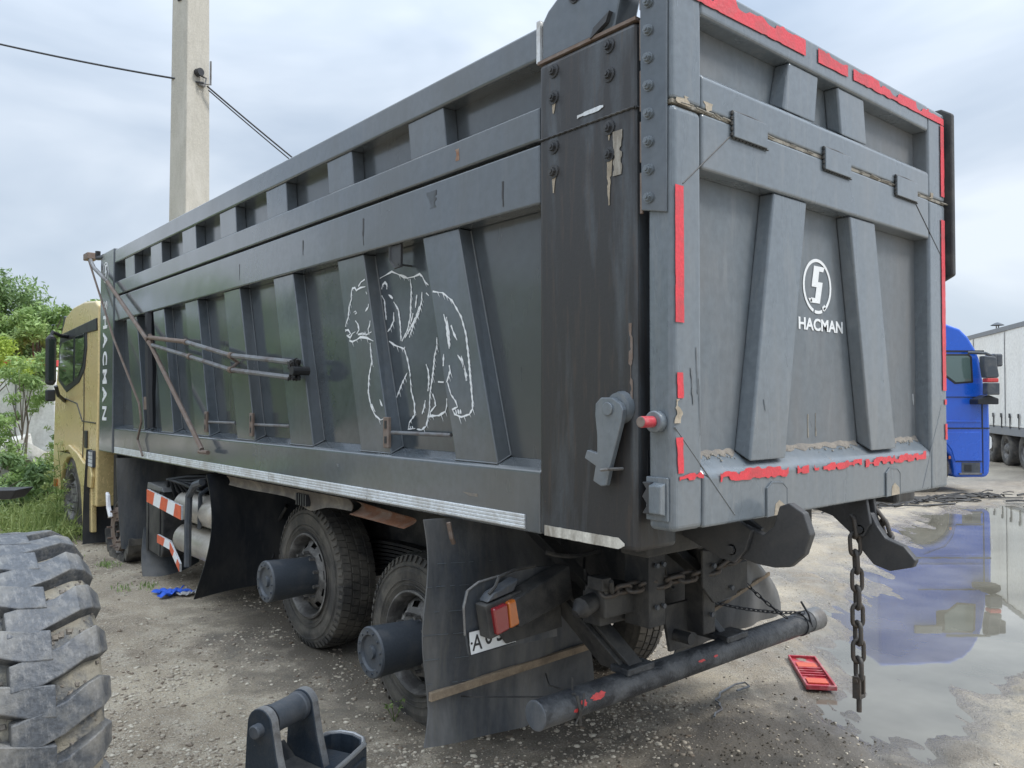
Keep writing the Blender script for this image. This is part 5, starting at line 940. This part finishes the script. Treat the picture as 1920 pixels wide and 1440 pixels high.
# ---- loader wheel
LW = root('loader_wheel', 'huge muddy loader tyre with chunky bent lugs at lower left', 'tyre', (-1.84, 2.03, .64), 0)
Rl = .64
tm = MB().lathe([(-.20, .34), (-.235, .40), (-.255, .50), (-.25, .58), (-.225, .617), (-.18, .637), (-.08, Rl), (.08, Rl), (.18, .637), (.225, .617), (.25, .58), (.255, .50), (.235, .40), (.20, .34)], 96)
part(tm, 'tyre', 'mudtyre', LW, 0, True)
part(MB().lathe([(.19, .345), (.21, .35), (.20, .32), (.12, .30), (.05, .28), (.04, .12), (.05, .0)], 40), 'rim', 'rim', LW, 0, True)
part(MB().lathe([(-.19, .345), (-.21, .35), (-.20, .32), (-.05, .28), (.04, .30)], 40), 'rim', 'rim', LW, 0, True)
NL = 22
def lug_mesh(sgn, sd):
    rg = random.Random(sd); path = [(-.07, -.02, 0), (.02, .0, 0), (.10, .035, 0), (.175, .095, -.004), (.228, .125, -.030), (.262, .14, -.10)]
    wd = [.10, .105, .10, .105, .105, .085]; s_ = MB(); V = []; r0 = Rl - .006; hgt = .064
    for (x, a, dr), w in zip(path, wd):
        w = w * rg.uniform(.93, 1.05) / Rl / 2 * 1.0
        for (rr, k) in ((0, 1.12), (hgt * rg.uniform(.94, 1.03), .97)):
            for sg in (-1, 1):
                an = -a + sg * w * k; r = r0 + dr + rr + rg.uniform(-.003, .003) * (rr > 0); an += rg.uniform(-.006, .006); V.append((sgn * (x + (.012 if rr and x > .25 else 0)), r * math.cos(an), r * math.sin(an)))
    n = len(path); F = []
    for i in range(n - 1):
        o = i * 4; F += [(o, o + 1, o + 5, o + 4), (o + 2, o + 6, o + 7, o + 3), (o, o + 4, o + 6, o + 2), (o + 1, o + 3, o + 7, o + 5)]
    F += [(0, 2, 3, 1), ((n - 1) * 4, (n - 1) * 4 + 1, (n - 1) * 4 + 3, (n - 1) * 4 + 2)]
    s_.add(V, F); return s_.mesh('lug')
LM = [[lug_mesh(sg, k * 2 + (sg > 0)) for k in range(3)] for sg in (-1, 1)]
for g in LM:
    for me in g: me.materials.append(M['bigtyre'])
for i in range(NL):
    for q_, sg in enumerate((-1, 1)):
        o = link('lug', LM[q_][i % 3], None, None, .005); o.parent = LW; o.rotation_euler = ((i + (.5 if sg > 0 else 0)) * 2 * math.pi / NL, 0, 0)
mc = MB(); rg = random.Random(31)
for k in range(900):
    x = rg.uniform(-.24, .24); a = rg.uniform(0, 6.283); r = Rl - (.004 if abs(x) < .18 else (abs(x) - .18) * .35 + .004); s_ = rg.uniform(.003, .012) * (1.8 if rg.random() < .08 else 1)
    c = Vector((x, r * math.cos(a), r * math.sin(a))); n_ = Vector((0, math.cos(a), math.sin(a))); t_ = Vector((0, -math.sin(a), math.cos(a))); X = Vector((1, 0, 0)); j = lambda: rg.uniform(.6, 1.3) * s_
    b4 = [c - X * j() - t_ * j(), c + X * j() - t_ * j(), c + X * j() + t_ * j(), c - X * j() + t_ * j()]; mc.hexa(b4 + [c + (q_ - c) * .55 + n_ * j() * .8 for q_ in b4])
part(mc, 'mud_clods', 'mudpaint', LW)['kind'] = 'stuff'
# ---- coupler / bucket link
CP = root('bucket_linkage', 'worn blue black steel linkage with pin and bushing at bottom edge', 'linkage', (-.86, 1.73, 0), math.atan2(.407, .913))
# local x = pin axis, local -y toward the camera's right
def slab_(x0, x1, yc):
    pts = [(yc + .10, .0), (yc + .08, .32)] + [(yc + .074 * math.cos(a), .385 + .074 * math.sin(a)) for a in [math.pi * k / 12 for k in range(13)]] + [(yc - .10, .25), (yc - .17, .0)]
    return MB().prism(pts, 0, x0, x1)
for x0 in (0, .285):
    o = part(slab_(x0, x0 + .05, 0), 'link_plate', 'coupler', CP, .005, seg=2)
    pts = [(-.172, .003), (-.1025, .25)] + [(-.0755 * math.cos(a), .385 + .0755 * math.sin(a)) for a in [math.pi * k / 12 for k in range(9)]]; ed = MB()
    V = []
    for (a_, b_) in pts: V += [(x0 + .004, a_, b_), (x0 + .046, a_, b_)]
    ed.add(V, [(2 * i, 2 * i + 2, 2 * i + 3, 2 * i + 1) for i in range(len(pts) - 1)]); e_ = ed.obj('worn_edge', 'worn'); e_.parent = o; sm_ = e_.modifiers.new('s', 'SOLIDIFY'); sm_.thickness = .002
part(MB().lathe([(.052, .0), (.054, .064), (.06, .070), (.08, .070), (.084, .065), (.25, .065), (.256, .070), (.278, .070), (.282, 0)], 36, 0, (0, 0, .385)), 'bushing', 'hub', CP, 0, True)
part(MB().lathe([(-.04, 0), (-.04, .026), (-.034, .032), (.0, .032)], 28, 0, (0, .0, .365)), 'pin', 'hub', CP, 0, True)
part(MB().lathe([(.0505, .01), (.0505, .074), (.056, .074), (.058, .067)], 36, 0, (0, 0, .385)), 'pin_seal', 'black', CP, 0, True)
part(MB().prism([(.12, 0), (.10, .2), (.03, .13), (-.08, .11), (-.15, .10), (-.17, 0)], 0, .051, .284), 'web_plate', 'greasy', CP, .006)
part(MB().prism([(-.03, -.30), (.48, -.26), (.48, .06), (-.03, .10)], 2, .0, .10), 'base_block', 'coupler', CP, .01)
part(MB().prism([(-.05, -.30), (.12, -.30), (.51, -.24), (.51, -.205), (.12, -.265), (-.05, -.265)], 2, .0, .135), 'tray_front', 'coupler', CP, .006)
part(MB().tube([(-.05, -.285, .138), (.12, -.283, .14), (.36, -.252, .143), (.50, -.232, .148)], .013, 8), 'rim_edge', 'worn', CP, 0, True)
rimp = [(.50, -.225, .148), (.545, -.19, .152), (.56, -.12, .158), (.545, -.05, .162), (.50, -.01, .166), (.44, .0, .17), (.345, -.01, .175)]
part(MB().tube(rimp, .012, 8), 'rim_edge', 'worn', CP, 0, True)
wv = MB(); V = []
for q_ in rimp: V += [q_, (q_[0], q_[1], 0)]
wv.add(V, [(2 * i, 2 * i + 2, 2 * i + 3, 2 * i + 1) for i in range(len(rimp) - 1)]); w_ = part(wv, 'curved_wall', 'coupler', CP); sm_ = w_.modifiers.new('s', 'SOLIDIFY'); sm_.thickness = .02
# ---- red moulded plate on the ground
def gz(x, y): return float(ground_h(np.array([x]), np.array([y]))[0])
RP = root('red_plastic_plate', 'broken red plastic lamp panel lying on the wet dirt', 'panel', (2.70, .965, gz(2.7, .965) + .012), R(41))
# long axis local x
s_ = MB(); s_.box(-.30, .30, -.085, .085, 0, .008); part(s_, 'base', 'redplastic', RP, .002)
s_ = MB(); s_.box(-.30, .30, -.095, -.083, 0, .03); s_.box(-.30, .30, .083, .095, 0, .03); s_.box(-.31, -.296, -.095, .095, 0, .03); s_.box(.296, .31, -.095, .095, 0, .03); part(s_, 'raised_edge', 'redplastic', RP, .003)
for x0 in (-.22, .10): part(MB().box(x0, x0 + .09, -.065, .065, .008, .018), 'lug_bar', 'orange', RP, .003)
s_ = MB(); [s_.box(x, x + .012, -.08, .08, .008, .02) for x in (-.08, -.03, .02, .07)]; part(s_, 'rib', 'redplastic', RP, .002)
# ---- wire loop, rag, blade end, rubble
wl = MB(); pts = [(1.55 + .04 * math.sin(t * .9) + .055 * t, .93 + .03 * t + .012 * math.sin(t * 3), gz(1.6, 1.0) + .015) for t in [k * .5 for k in range(14)]]
pts += [(2.10, 1.16, gz(2.1, 1.15) + .02), (2.18, 1.14, gz(2.1, 1.15) + .02), (2.14, 1.08, gz(2.1, 1.15) + .02), (2.0, 1.08, gz(2, 1.1) + .018)]
tag(wl.tube(pts, .006, 6).obj('wire_scrap', 'rod'), 'looped scrap of wire lying on dirt beside the red panel', 'wire')
def cloth(name, c, rx, ry, h, m, seed):
    z0 = gz(*c[:2]); rg = np.random.default_rng(seed)
    def fn(u, v):
        x = (u - .5) * 2 * rx * (1 + .3 * math.sin(v * 5 + seed)); y = (v - .5) * 2 * ry * (1 + .3 * math.sin(u * 7)); return (c[0] + x, c[1] + y, z0 + .01 + h * (abs(math.sin(u * 11 + v * 5 + seed)) * .6 + .4 * abs(math.sin(v * 9 - u * 4))))
    return MB().sheet(fn, 22, 16, (0, 0, -.004)).obj(name, m, None, 0, True)
rag = cloth('crumpled_rag', (.06, 5.90), .13, .10, .045, 'bluecloth', 2); tag(rag, 'crumpled bright blue rag on the dirt near the black mud flap', 'rag')
rp2 = cloth('rag_corner', (.20, 5.80), .10, .05, .03, 'pale', 5); rp2.parent = rag
BB = root('steel_beam_end', 'black steel beam end poking in at the left edge over the weeds', 'beam', (-1.19, 6.28, 0), R(-38))
part(MB().hexa([(-1.6, -.08, 1.0), (.06, -.08, 1.04), (.06, .12, 1.04), (-1.6, .12, 1.0), (-1.6, -.12, 1.10), (.12, -.12, 1.125), (.12, .16, 1.125), (-1.6, .16, 1.10)]), 'beam', 'black', BB, .01)
part(MB().box(-1.6, -1.45, -.05, .1, .02, 1.0), 'leg', 'black', BB)
rbl = MB(); rg = random.Random(12)
RBL = []
for k in range(14):
    x = rg.uniform(-2.0, 1.1); y = 14.6 + rg.uniform(0, 1.6); s_ = rg.uniform(.25, .7); z = rg.uniform(.1, .75)
    m_ = MB(); q_ = []
    for zz in (-1, 1):
        for (xx, yy_) in ((-1, -1), (1, -1), (1, 1), (-1, 1)): q_.append((xx * s_ * rg.uniform(.6, 1.1), yy_ * s_ * rg.uniform(.4, .7), zz * s_ * rg.uniform(.3, .6)))
    m_.hexa(q_); o = m_.obj('concrete_chunk', 'slab', None, .02); o.location = (x, y, z + .15); o.rotation_euler = (rg.uniform(-.3, .3), rg.uniform(-.4, .4), rg.uniform(0, 3))
    tag(o, ['pale', 'flat pale', 'tilted', 'small', 'large pale'][k % 5] + ' broken concrete chunk ' + ['lying lowest in', 'on top of', 'leaning inside', 'at the rear of', 'at the near side of'][(k // 3) % 5] + ' the heap behind the weeds', 'concrete chunk', 'broken concrete chunks heaped behind the weeds')
VN = root('white_box_van', 'white van body with red roof stripe half hidden behind bushes', 'van', (1.9, 20.8, .1), R(-40.4))
part(MB().box(-9, 0, 0, 2.4, .5, 2.62), 'body', 'white_box', VN, .03)
part(MB().box(-9, .0, -.02, 2.42, 2.64, 2.80), 'red_stripe', 'redp', VN, .01)
part(MB().box(-9, 0, -.015, -.005, 2.42, 2.5), 'trim', 'greyrail', VN)
s_ = MB()
for k in range(9): s_.box(-9 + k, -8.97 + k, -.02, -.002, .55, 2.6)
part(s_, 'panel_joint', 'greyrail', VN)
for x in (-1.4, -7): part(MB().lathe([(-.15, 0), (-.15, .45), (.1, .45), (.1, 0)], 24, 1, (x, .16, .45)), 'wheel', 'black', VN)
# ---- blue tractor unit
BT = root('blue_truck', 'bright blue tractor truck standing beyond the puddle', 'truck', (15.61, 4.22, -.02), R(-40.4))
prof = [(-.10, .34), (-.02, .42), (.0, .7), (.0, 1.3), (-.01, 1.98), (-.10, 2.15), (-.20, 2.75), (-.26, 2.92), (-.42, 3.2), (-.60, 3.38), (-.85, 3.47), (-1.5, 3.50), (-2.3, 3.52), (-2.32, 1.1)]
wa = [(-1.35 - .60 * math.cos(a) * -1 if 0 else -1.35 - .60 * math.cos(a), .50 + .60 * math.sin(a)) for a in [math.pi - math.pi * k / 12 for k in range(13)]]
body = [p for p in prof] + [(-2.3, .5)] + [(-1.35 - .6 * math.cos(math.pi * k / 12), .5 + .58 * math.sin(math.pi * k / 12)) for k in range(13)] + [(-.74, .34)]
cb_ = part(MB().prism(body, 1, 0, 2.48), 'cab', 'blue', BT, .06, seg=3)
part(MB().prism([(-.34, 2.27), (-.36, 2.80), (-.42, 2.86), (-1.15, 2.86), (-1.15, 2.42), (-.9, 2.38), (-.72, 2.24)], 1, -.008, .03), 'window_frame', 'black', BT, .01)
part(MB().prism([(-.39, 2.30), (-.41, 2.78), (-.45, 2.82), (-.98, 2.82), (-.98, 2.48), (-.86, 2.40), (-.70, 2.28)], 1, -.014, -.0085), 'side_window', 'bglass', BT)
part(MB().box(-.95, -.12, -.012, -.002, 2.895, 2.93), 'roof_seam', 'black', BT)
part(MB().box(-1.6, -1.05, -.05, .0, 2.7, 2.86), 'side_lamp', 'greyrail', BT, .01)
g = MB(); g.box(-1.5, -.16, -.008, -.0005, 1.97, 1.985); g.box(-.18, -.155, -.008, -.0005, 1.35, 2.0); g.box(-1.6, -.02, -.008, -.0005, 1.33, 1.355); g.box(-.17, -.155, -.009, -.0005, .42, 1.33); g.box(-.72, -.15, -.008, -.0005, .655, .67)
part(g, 'panel_gap', 'black', BT)
part(MB().box(-1.5, -.2, -.02, -.001, 1.46, 1.50), 'door_crease', 'blue', BT, .006)
part(MB().prism([(-.2, .68), (-.2, 1.27), (-1.4, 1.27), (-.95, 1.10), (-.80, .9), (-.74, .68)], 1, -.02, .0), 'lower_door_panel', 'blue', BT, .01)
part(MB().box(-.60, -.22, -.004, .06, .42, .645), 'step_recess', 'hub', BT); part(MB().box(-.66, -.20, -.035, -.005, .40, .435), 'step', 'steel', BT, .004); part(MB().box(-.54, -.40, -.012, -.003, .47, .60), 'step_hole', 'black', BT)
part(MB().box(-.86, -.82, -.01, .0, .72, .78), 'side_marker', 'lenso', BT)
MRr = part(MB().prism([(-.36, 2.62), (-.36, 2.80), (-.12, 2.78), (-.06, 2.40), (-.08, 2.36), (-.32, 2.36)], 1, -.42, -.24), 'wing_mirror', 'hub', BT, .02)
for (nm, m_, z0, z1, x1) in (('mirror_band', 'redp', 2.27, 2.355, -.07), ('lower_mirror', 'hub', 2.02, 2.26, -.05)):
    o = part(MB().box(-.30, x1, -.42, -.24, z0, z1), nm, m_, BT, .02)
part(MB().prism([(-.42, 1.83), (-.42, 1.93), (-.2, 2.02), (-.0, 1.95), (.0, 1.83)], 1, -.3, .02), 'mirror_bracket', 'black', BT, .02)
part(MB().tube([(-.5, -.1, 2.88), (-.2, -.2, 2.86), (.05, -.05, 2.80), (.2, .1, 2.78)], .03, 8), 'mirror_arm', 'hub', BT, 0, True)
part(MB().box(.02, .10, -.1, .22, 2.60, 2.86).box(.1, .24, -.06, .2, 2.60, 2.86), 'front_mirror', 'hub', BT, .03)
part(MB().box(-.12, -.04, 2.30, 2.45, 2.85, 3.08), 'horn_bracket', 'black', BT)
part(MB().prism([(-.02, 1.2), (.02, 1.15), (.02, .95), (-.03, .90)], 1, -.006, .15), 'headlamp', 'white', BT, .01)
part(MB().prism([(-.14, 2.16), (-.24, 2.72), (-.27, 2.72), (-.17, 2.16)], 1, .1, 2.4), 'windscreen', 'bglass', BT)
part(MB().box(-6.2, -2.35, .5, 2.0, .7, 1.0), 'chassis', 'dark', BT)
def simple_wheel(rt, x, y, z, r, nm='wheel'):
    o = part(MB().lathe([(.0, r * .55), (-.02, r * .62), (-.03, r * .8), (-.01, r * .95), (.03, r), (.27, r), (.3, r * .9), (.3, .2)], 40, 1, (x, y, z)), nm, 'tyre', rt, 0, True)
    q_ = MB().lathe([(.0, r * .55), (-.01, r * .57), (.06, r * .5), (.10, r * .36), (.02, r * .30), (-.02, r * .22), (-.04, r * .12), (-.04, 0)], 32, 1, (x, y, z)).obj('rim', 'rim', None, 0, True); q_.parent = o; return o
for x, y in ((-1.35, .02), (-5.0, .02)): simple_wheel(BT, x, y, .52, .52)
# ---- grey curtain trailer: local +x runs away, visible side faces local +y
TR = root('curtain_trailer', 'pale grey curtain side trailer parked at the right behind the blue truck', 'trailer', (21.9, 5.54, 0), math.atan2(.565, .825))
def billow(u, v): return (-3 + 13 * u, .012 * math.sin(u * 60) * math.sin(v * 3.1) + .01 * math.sin(v * 9 + u * 20), 1.14 + 2.72 * v)
part(MB().sheet(billow, 160, 10, (0, -.01, 0)), 'curtain', 'curtain', TR, 0, True)
part(MB().box(-3, 10, -.04, .03, 3.862, 4.0), 'roof_rail', 'greyrail', TR, .01)
part(MB().box(-3, 10, -2.5, -.04, 3.9, 3.98), 'roof', 'curtain', TR)
part(MB().box(-3, 10, -2.5, -2.48, 1.1, 3.9), 'far_curtain', 'curtain', TR)
part(MB().box(9.98, 10.04, -2.5, .0, 1.1, 3.98), 'end_wall', 'curtain', TR); part(MB().box(-3.05, -3, -2.5, .0, 1.1, 3.98), 'end_wall', 'curtain', TR)
part(MB().box(-3, 10, -2.5, .01, .90, 1.13), 'side_raft', 'greyrail', TR, .01)
for k in range(16):
    x = -2.6 + k * .72; s_ = part(MB().box(x, x + .05, .02, .035, 1.10, 1.42), 'curtain_strap', 'black', TR); b_ = MB().box(x - .02, x + .07, .03, .05, 1.40, 1.52).obj('buckle', 'black'); b_.parent = s_
part(MB().box(-3, 10, .014, .02, 1.16, 1.20), 'curtain_hem', 'curtain', TR)
for k in range(4): part(MB().box(-1.6 + k * 3, -1.56 + k * 3, .022, .03, 1.15, 3.85), 'curtain_seam', 'greyrail', TR)
for x in (.25, 1.75, 3.2):
    o = part(MB().lathe([(.0, .27), (.02, .31), (.03, .4), (.01, .47), (-.03, .5), (-.27, .5), (-.3, .45), (-.3, .2)], 40, 1, (x, -.1, .5)), 'wheel', 'tyre', TR, 0, True)
    q_ = MB().lathe([(.0, .27), (.01, .28), (-.06, .25), (-.10, .18), (-.02, .15), (.02, .11), (.04, .06), (.04, 0)], 32, 1, (x, -.1, .5)).obj('rim', 'rim', None, 0, True); q_.parent = o
    part(MB().lathe([(-.3, .42), (-.3, .5), (-.5, .5), (-.5, 0)], 24, 1, (x, -1.6, .5)), 'far_wheel', 'black', TR)
CH = root('flue_pipe', 'slim metal flue pipe with rain cap above the trailer roof', 'chimney', (41.95, 12.78, 0), 0)
part(MB().cyl((0, 0, 0), (0, 0, 5.3), .17, 16), 'pipe', 'steel', CH, 0, True); part(MB().lathe([(5.3, .24), (5.36, .24), (5.36, .0)], 16, 2), 'collar', 'steel', CH)
part(MB().lathe([(5.62, .30), (5.64, .30), (5.74, .12), (5.78, 0)], 16, 2), 'rain_cap', 'hub', CH); part(MB().cyl((.15, 0, 5.3), (.15, 0, 5.62), .03, 6).cyl((-.15, 0, 5.3), (-.15, 0, 5.62), .03, 6), 'cap_leg', 'steel', CH)
# ================================================================== VEGETATION
def leaves(name, centers, radii, n, size, m, parent=None, seed=1, up=.4, aspect=.62):
    rg = np.random.default_rng(seed); centers = np.asarray(centers, float); radii = np.asarray(radii, float)
    w = radii ** 2; k = rg.choice(len(centers), n, p=w / w.sum()); d = rg.normal(size=(n, 3)); d /= np.linalg.norm(d, axis=1)[:, None]
    rr = radii[k] * rg.random(n) ** .45 * rg.uniform(.75, 1.15, n); c = centers[k] + d * rr[:, None] * np.array([1, 1, .8])
    c[:, 2] = np.maximum(c[:, 2], .05)
    nr = d * .6 + rg.normal(size=(n, 3)) * .7 + np.array([0, 0, up]); nr /= np.linalg.norm(nr, axis=1)[:, None]
    a = np.cross(nr, rg.normal(size=(n, 3))); a /= np.linalg.norm(a, axis=1)[:, None]; b = np.cross(nr, a); s_ = size * rg.uniform(.6, 1.35, n)[:, None]
    V = np.stack([c - a * s_, c + b * s_ * aspect * .5 + nr * s_ * .12, c + a * s_, c - b * s_ * aspect * .5 + nr * s_ * .12], 1).reshape(-1, 3)
    F = np.arange(n * 4).reshape(-1, 4); tk = rg.random(len(centers)); tint = np.repeat(np.clip(tk[k] * .5 + rg.random(n) * .5, 0, 1), 4)
    o = link(name, npmesh(name, V, F, 4, tint), m, parent); return o
def tree(label, x, y, H, rad, m, nl, size, seed, z0=1.2, nclump=46, name='tree', tr=.12, group=None, cat='tree'):
    rg = random.Random(seed); t = root(name, label, cat, (x, y, .08), rg.uniform(0, 6), group); s_ = MB(); top = H * .8
    pts = [(0, 0, 0), (.08, .03, H * .3), (-.05, .1, H * .55), (.04, 0, top)]; s_.tube(pts, [tr, tr * .8, tr * .5, tr * .15], 8)
    C_ = []; Rr = []
    for k in range(nclump):
        a = rg.uniform(0, 6.28); h = rg.random() ** .8; z = z0 + (H - z0) * h; env = rad * (1 - abs(h * 1.35 - .55) ** 2.0 * .75); r = env * rg.random() ** .45
        C_.append((r * math.cos(a), r * math.sin(a), z)); Rr.append(rad * rg.uniform(.16, .36))
        if k % 3 == 0: s_.tube([(0, 0, max(.3, z * .55)), (r * .5 * math.cos(a), r * .5 * math.sin(a), z * .8), C_[-1]], [tr * .4, tr * .25, tr * .06], 5)
    part(s_, 'trunk', 'bark', t)
    cr = leaves('crown', C_, Rr, nl, size, m, None, seed); cr.parent = t; return t
tree('large dense dark green tree at far left behind the van', .3, 24.6, 5.1, 2.5, 'leafdark', 26000, .085, 1, 1.5, 90, tr=.2)
tree('light green broadleaf tree rising behind the gold cab', 1.7, 22.2, 4.3, 1.2, 'leafmid', 9000, .085, 2, 1.2, 44)
tree('slender light green tree with topmost twigs above the cab roof', 2.75, 18.6, 3.95, 1.0, 'leafmid', 6000, .085, 3, 1.3, 30)
tree('low yellow green bush in front of the van at the left edge', .2, 20.2, 3.25, 1.0, 'leafyel', 4500, .05, 4, 2.15, 40, name='bush', tr=.06, cat='bush')
tree('broadleaf green tree between the dark tree and the cab', .6, 23.5, 4.2, 1.3, 'leafmid', 7000, .08, 5, 1.6, 40)
tree('broadleaf shrub with drooping branches beside the concrete heap', .05, 13.6, 2.6, .62, 'leafmid', 2600, .05, 6, .2, 26, name='shrub', tr=.03, cat='shrub')
tree('leafy shrub growing right up to the cab front', .95, 13.9, 2.3, .42, 'leafmid', 1700, .05, 7, .2, 22, name='shrub', tr=.03, cat='shrub')
tree('low dense shrub at the left frame edge near the beam end', -.5, 12.2, .95, .75, 'leafdark', 2600, .06, 8, .1, 26, name='shrub', tr=.03, cat='shrub')
tree('low bright shrub below the van in front of the slabs', .25, 12.6, .8, .7, 'leafmid', 2600, .05, 18, .05, 26, name='shrub', tr=.03, cat='shrub')
# trees standing outside the left of the frame; the glossy truck side mirrors them
for k, (x, y, H, r_) in enumerate([(-3.2, 24, 6.2, 2.4), (-7.0, 23, 5.2, 2.4), (-10.5, 20.5, 6.0, 2.6), (-14, 17, 5.4, 2.4), (-3.0, 17.5, 3.2, 1.5), (-6.5, 16.5, 3.4, 1.6), (-17, 12, 5.6, 2.6)]):
    tree(['tall dark tree nearest the far end of the row left of the yard', 'pale wide tree second in the row left of the yard', 'tall dark tree in the middle of the row left of the yard', 'pale tree toward the near end of the row left of the yard', 'short dark bush like tree in front of the row', 'short pale bush like tree in front of the row', 'dark tree at the near end of the row left of the yard'][k], x, y, H, r_, 'leafdark' if k % 2 == 0 else 'leafmid', 5200, .16, 30 + k, 1.0, 44, tr=.15, group='trees in the row left of the yard')
def blades(name, n, fx, hmin, hmax, m, seed, wid=.006):
    rg = np.random.default_rng(seed); x, y = fx(rg, n); z = ground_h(x, y) - .004; h = rg.uniform(hmin, hmax, len(x)) ; a = rg.uniform(0, 6.28, len(x)); l = rg.normal(0, .35, (2, len(x))) * h
    w = wid * rg.uniform(.6, 1.6, len(x)); ca, sa = np.cos(a) * w, np.sin(a) * w
    V = np.stack([np.stack([x - ca, y - sa, z], -1), np.stack([x + ca, y + sa, z], -1), np.stack([x + l[0] * .45 + ca * .7, y + l[1] * .45 + sa * .7, z + h * .6], -1), np.stack([x + l[0] * .45 - ca * .7, y + l[1] * .45 - sa * .7, z + h * .6], -1),
                  np.stack([x + l[0], y + l[1], z + h], -1)], 1).reshape(-1, 3)
    k = (np.arange(len(x)) * 5)[:, None]; F = np.concatenate([k + np.array([[0, 1, 2]]), k + np.array([[0, 2, 3]]), k + np.array([[3, 2, 4]])])
    o = link(name, npmesh(name, V, F, 3, np.repeat(rg.random(len(x)), 5)), m); o['kind'] = 'stuff'; return o
def fx_far(rg, n):
    x = rg.uniform(-9, 3, n); y = 11.2 + rg.random(n) ** 1.3 * 10; keep = (y + fbm(x, y, .7, 3, 44) * 3 > 11.4) & ~((x > 1.6) & (y < 13)); return x[keep], y[keep]
blades('grass', 9000, fx_far, .02, .10, 'weed', 1, .012)
def fx_cov(rg, n):
    x = rg.uniform(-5, 1.6, n); y = 11.3 + rg.random(n) ** 1.4 * 7; keep = (y + fbm(x, y, .7, 3, 44) * 3 > 11.8) & ~((x > 1.2) & (y < 12.6)); return x[keep], y[keep]
def cover(name, n, fx, hmax, size, m, seed):
    rg = np.random.default_rng(seed); x, y = fx(rg, n); hm = np.clip(.35 + 1.6 * fbm(x, y, .9, 3, seed), .05, 1.2) * hmax; z = ground_h(x, y) + hm * rg.random(len(x)) ** .6
    o = leaves(name, np.stack([x, y, z], -1), np.full(len(x), .05), len(x), size, m, None, seed); o['kind'] = 'stuff'; return o
cover('ground_cover', 60000, fx_cov, .85, .036, 'leafmid', 71)
def spots(rg, n):
    c = np.array([(.35, 10.9), (-.05, 11.0), (-.1, 9.6), (-.3, 10.2), (.2, 11.6), (-.2, 10.6), (-.6, 11.0), (-.45, 9.7)]); k = rg.integers(0, len(c), n); return c[k, 0] + rg.normal(0, .16, n), c[k, 1] + rg.normal(0, .25, n)
blades('weeds_by_cab', 900, spots, .1, .5, 'weed', 2, .005)
cover('weed_cover_by_cab', 9000, spots, .42, .026, 'weed', 77)
def small(rg, n):
    c = np.array([(-.25, 6.35), (-.05, 6.3), (-.9, 4.9), (-.3, 8.2), (-.15, 7.4), (-.6, 7.0), (-.3, 8.4), (-.1, 7.5)]); k = rg.integers(0, len(c), n); return c[k, 0] + rg.normal(0, .05, n), c[k, 1] + rg.normal(0, .07, n)
blades('small_weeds', 420, small, .02, .055, 'leafmid', 3, .004)
# one little sprig by the rear wheel
sg = root('weed_sprig', 'small bright green weed sprouting beside the rear wheel rim', 'weed', (.23, 2.30, gz(.23, 2.3)), 0)
sm = MB(); cs = []
for k in range(5):
    a = k * 1.3; e_ = (.05 * math.cos(a), .05 * math.sin(a), .06 + .02 * k); sm.tube([(0, 0, 0), (e_[0] * .4, e_[1] * .4, .04), e_], .002, 4); cs.append(e_)
part(sm, 'stem', 'weed', sg); lf = leaves('leaf', cs, [.03] * 5, 46, .014, 'leafmid', None, 5); lf.parent = sg; lf['kind'] = 'stuff'
# tall weed stalks by the cab
for k, (x, y, h) in enumerate([(.12, 10.3, 1.15), (-.02, 9.75, .95), (.3, 11.3, 1.35)]):
    w_ = root('tall_weed', ['tall thin weed stalk in front of the cab wheel arch', 'thin weed stalk just ahead of the black front flap', 'tallest weed stalk ahead of the gold bumper'][k], 'weed', (x - .15, y, gz(x - .15, y)), k)
    s_ = MB(); cs = []; s_.tube([(0, 0, 0), (.03, 0, h * .5), (-.02, .03, h)], [.008, .006, .003], 5)
    rg = random.Random(k)
    for j in range(12):
        z = h * (.2 + .8 * j / 12); a = j * 2.4; e_ = (.14 * math.cos(a), .14 * math.sin(a), z + .08); s_.tube([(0, 0, z), e_], .003, 4); cs.append(e_)
    part(s_, 'stem', 'weed', w_); lf = leaves('leaf', cs, [.06] * len(cs), 260, .028, 'weed', None, 50 + k); lf.parent = w_; lf['kind'] = 'stuff'
# dark twig debris beyond the tailgate
db = MB(); rg = random.Random(6)
for k in range(140):
    x = 12.5 + rg.gauss(0, 1.6); y = 4.6 + rg.gauss(0, .25) - (x - 12.5) * .35; a = rg.uniform(-.9, .0); l_ = rg.uniform(.2, .8); z = gz(x, y) + rg.uniform(.01, .07)
    db.tube([(x, y, z), (x + l_ * .5 * math.cos(a), y + l_ * .5 * math.sin(a), z + rg.uniform(0, .05)), (x + l_ * math.cos(a), y + l_ * math.sin(a), z)], rg.uniform(.008, .022), 4)
db.obj('twig_debris', 'dark')['kind'] = 'stuff'
# dark clods and scraps of dirt under the bumper
cm_ = MB(); rg = random.Random(16)
for k in range(520):
    if rg.random() < .6: x = rg.gauss(1.3, .6); y = rg.gauss(.45, .3)
    else: x = rg.uniform(.3, 3.4); y = rg.uniform(-.1, 1.8)
    s_ = rg.uniform(.002, .008) * (1.8 if rg.random() < .06 else 1); z = gz(x, y)
    if float(pond_sd(np.array([x]), np.array([y]))[0]) < .05: continue
    j = lambda: rg.uniform(.6, 1.2) * s_
    cm_.hexa([(x - j(), y - j(), z - .002), (x + j(), y - j(), z - .002), (x + j(), y + j(), z - .002), (x - j(), y + j(), z - .002), (x - j() * .6, y - j() * .6, z + j() * .9), (x + j() * .6, y - j() * .6, z + j() * .8), (x + j() * .6, y + j() * .6, z + j()), (x - j() * .6, y + j() * .6, z + j() * .7)])
cm_.obj('dirt_clods', 'clod')['kind'] = 'stuff'
